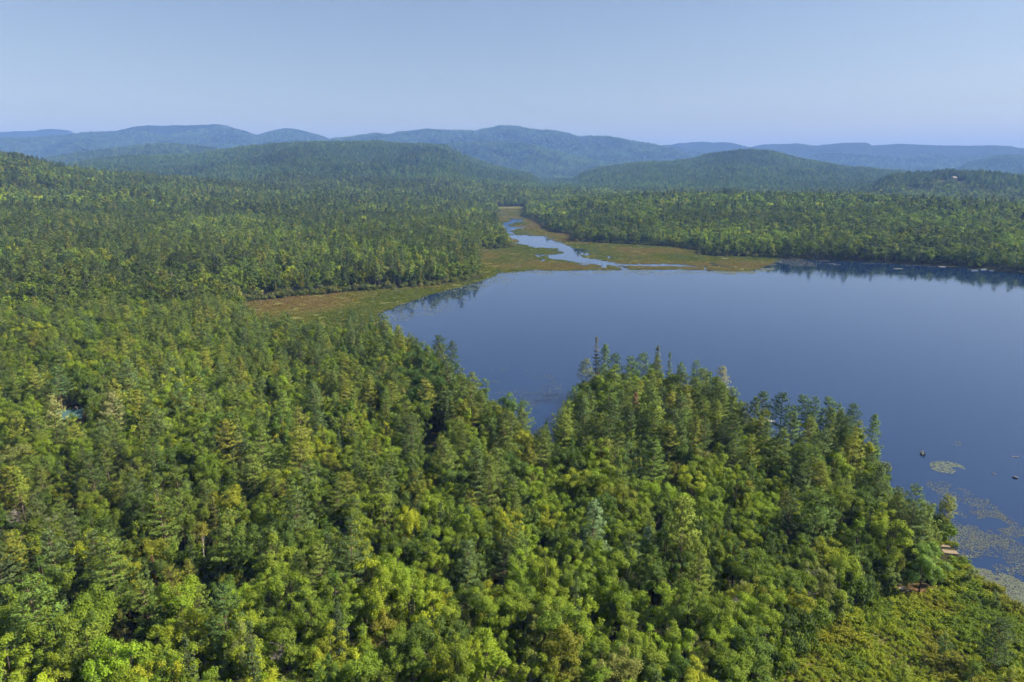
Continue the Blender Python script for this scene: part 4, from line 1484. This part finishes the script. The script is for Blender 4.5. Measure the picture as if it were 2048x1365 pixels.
kayak('bright yellow kayak, end-on, under dark trees near the cove', 857, 860, R(20), M_YEL, 3.0)
kayak('amber kayak lying lengthwise in front of the yellow one', 872, 868, R(80), M_ORG, 3.2)

# boats at the shores
x, y = at(1541, 843, .3)
boat('rowboat', 'white rowboat moored behind the bare-trunked pines', (x, y, -.05), R(88), 3.4, 1.4, .5, M_WHITE, M_WHITE, motor=False)
x, y = at(1949, 541.5, .3)
boat('motorboat', 'white motorboat with dark red seats on the far shore water', (x, y, -.05), R(80), 5.2, 2.0, .8, M_WHITE, M_RED, 'boats along the far shore')
x, y = at(1967, 539.6, .3)
boat('motorboat', 'white motorboat moored close under the far trees', (x, y, -.05), R(95), 5.0, 2.0, .8, M_WHITE, M_WHITE, 'boats along the far shore')
x, y = at(1983, 541.5, .3)
boat('rowboat', 'small pale rowboat beside the far moored motorboat', (x, y, -.05), R(85), 3.4, 1.4, .5, M_WHITE, M_GREY, 'boats along the far shore', False)
x, y = at(1884, 534, .3)
e = root('swim_raft', 'pale square swim raft off the far shore', 'raft', (x, y, 0), R(6))
for k in range(10):
    MB().box((-2.7 + k * .6, 0, .36), (.56, 3.4, .07)).build('plank', M_GREY, e)
for s_ in (-1, 1):
    MB().box((0, s_ * 1.2, .12), (5.6, .5, .42)).build('float', M_WHITE, e, .08)

# stones and a log in the shallows
def stone(label, px, py, sx, sy, sz, seed):
    x, y = at(px, py, 0)
    bm = bmesh.new()
    bmesh.ops.create_icosphere(bm, subdivisions=3, radius=1)
    r_ = random.Random(seed)
    ph = [r_.uniform(0, 6) for _ in range(6)]
    for v in bm.verts:
        c_ = v.co
        k = 1 + .16 * math.sin(3 * c_.x + ph[0]) * math.sin(4 * c_.y + ph[1]) + .12 * math.sin(6 * c_.z + ph[2] + 3 * c_.x)
        v.co = (c_.x * k * sx, c_.y * k * sy, c_.z * k * sz)
    me_ = bpy.data.meshes.new('rock')
    bm.to_mesh(me_)
    bm.free()
    me_.materials.append(M_ROCK)
    tag(link('rock', me_, loc=(x, y, .05)), label, 'rock', 'rocks breaking the lake surface')


stone('dark rock breaking the water beyond the lily patch', 2030, 956, .8, .6, .42, 1)
stone('low pinkish rock just awash nearer the lily patch', 1987, 948, .7, .4, .12, 2)
x, y = at(2031, 914, 0)
vq = tube([(-1.3, 0, 0), (-.5, .05, .1), (.4, -.05, .12), (1.2, .1, -.02)], [.1, .14, .12, .06], 8)
tag(link('floating_log', np_mesh('floating_log', vq[0], quads=vq[1], mats=[M_GREY]), loc=(x, y, .02)), 'half-sunk grey log drifting far out from the dock', 'log')

# house on the far hill
hx, hy = HOUSE_XY
hz = ground_z(hx, hy)
e = root('house', 'tan house in a small clearing on the far wooded hill', 'house', (hx + 6, hy, hz), R(20))
MB().box((0, 0, 3.2), (15, 9, 6.8)).build('wall', M_TAN, e)
MB().poly([(-8, -5.2, 6.4), (8, -5.2, 6.4), (8, 0, 10), (-8, 0, 10), (-8, 5.2, 6.4), (8, 5.2, 6.4)], [(0, 1, 2, 3), (3, 2, 5, 4), (0, 3, 4), (1, 5, 2), (0, 4, 5, 1)]).build('roof', M_BROOF, e)
for k in range(4):
    for zz in (1.8, 4.6):
        wd = MB().box((-5.4 + k * 3.6, -4.54, zz), (1.6, .1, 1.5)).build('window', M_WHITE, e)
        MB().box((-5.4 + k * 3.6, -4.6, zz), (1.3, .08, 1.2)).build('pane', M_GLASS, wd)
MB().box((1.8, -4.54, 1.1), (1.1, .12, 2.2)).build('door', M_BROOF, e)

# ------------------------------------------------------------------ haze: the air over the valley
m = bpy.data.materials.new('haze')
m.use_nodes = True
nt = m.node_tree
nt.nodes.clear()
out = nt.nodes.new('ShaderNodeOutputMaterial')
pv = nt.nodes.new('ShaderNodeVolumePrincipled')
pv.inputs['Color'].default_value = (.26, .48, 1.0, 1)
pv.inputs['Density'].default_value = 9.8e-5
pv.inputs['Anisotropy'].default_value = 0.0
nt.links.new(pv.outputs[0], out.inputs['Volume'])
top = float(max(GZ.max(), CAM_H)) + 60
hz_o = MB().box((0, 7200, (top - 4) / 2), (23000, 15400, top + 4)).build('haze', m)
tag(hz_o, 'thin blue haze filling the valley air', kind='stuff')
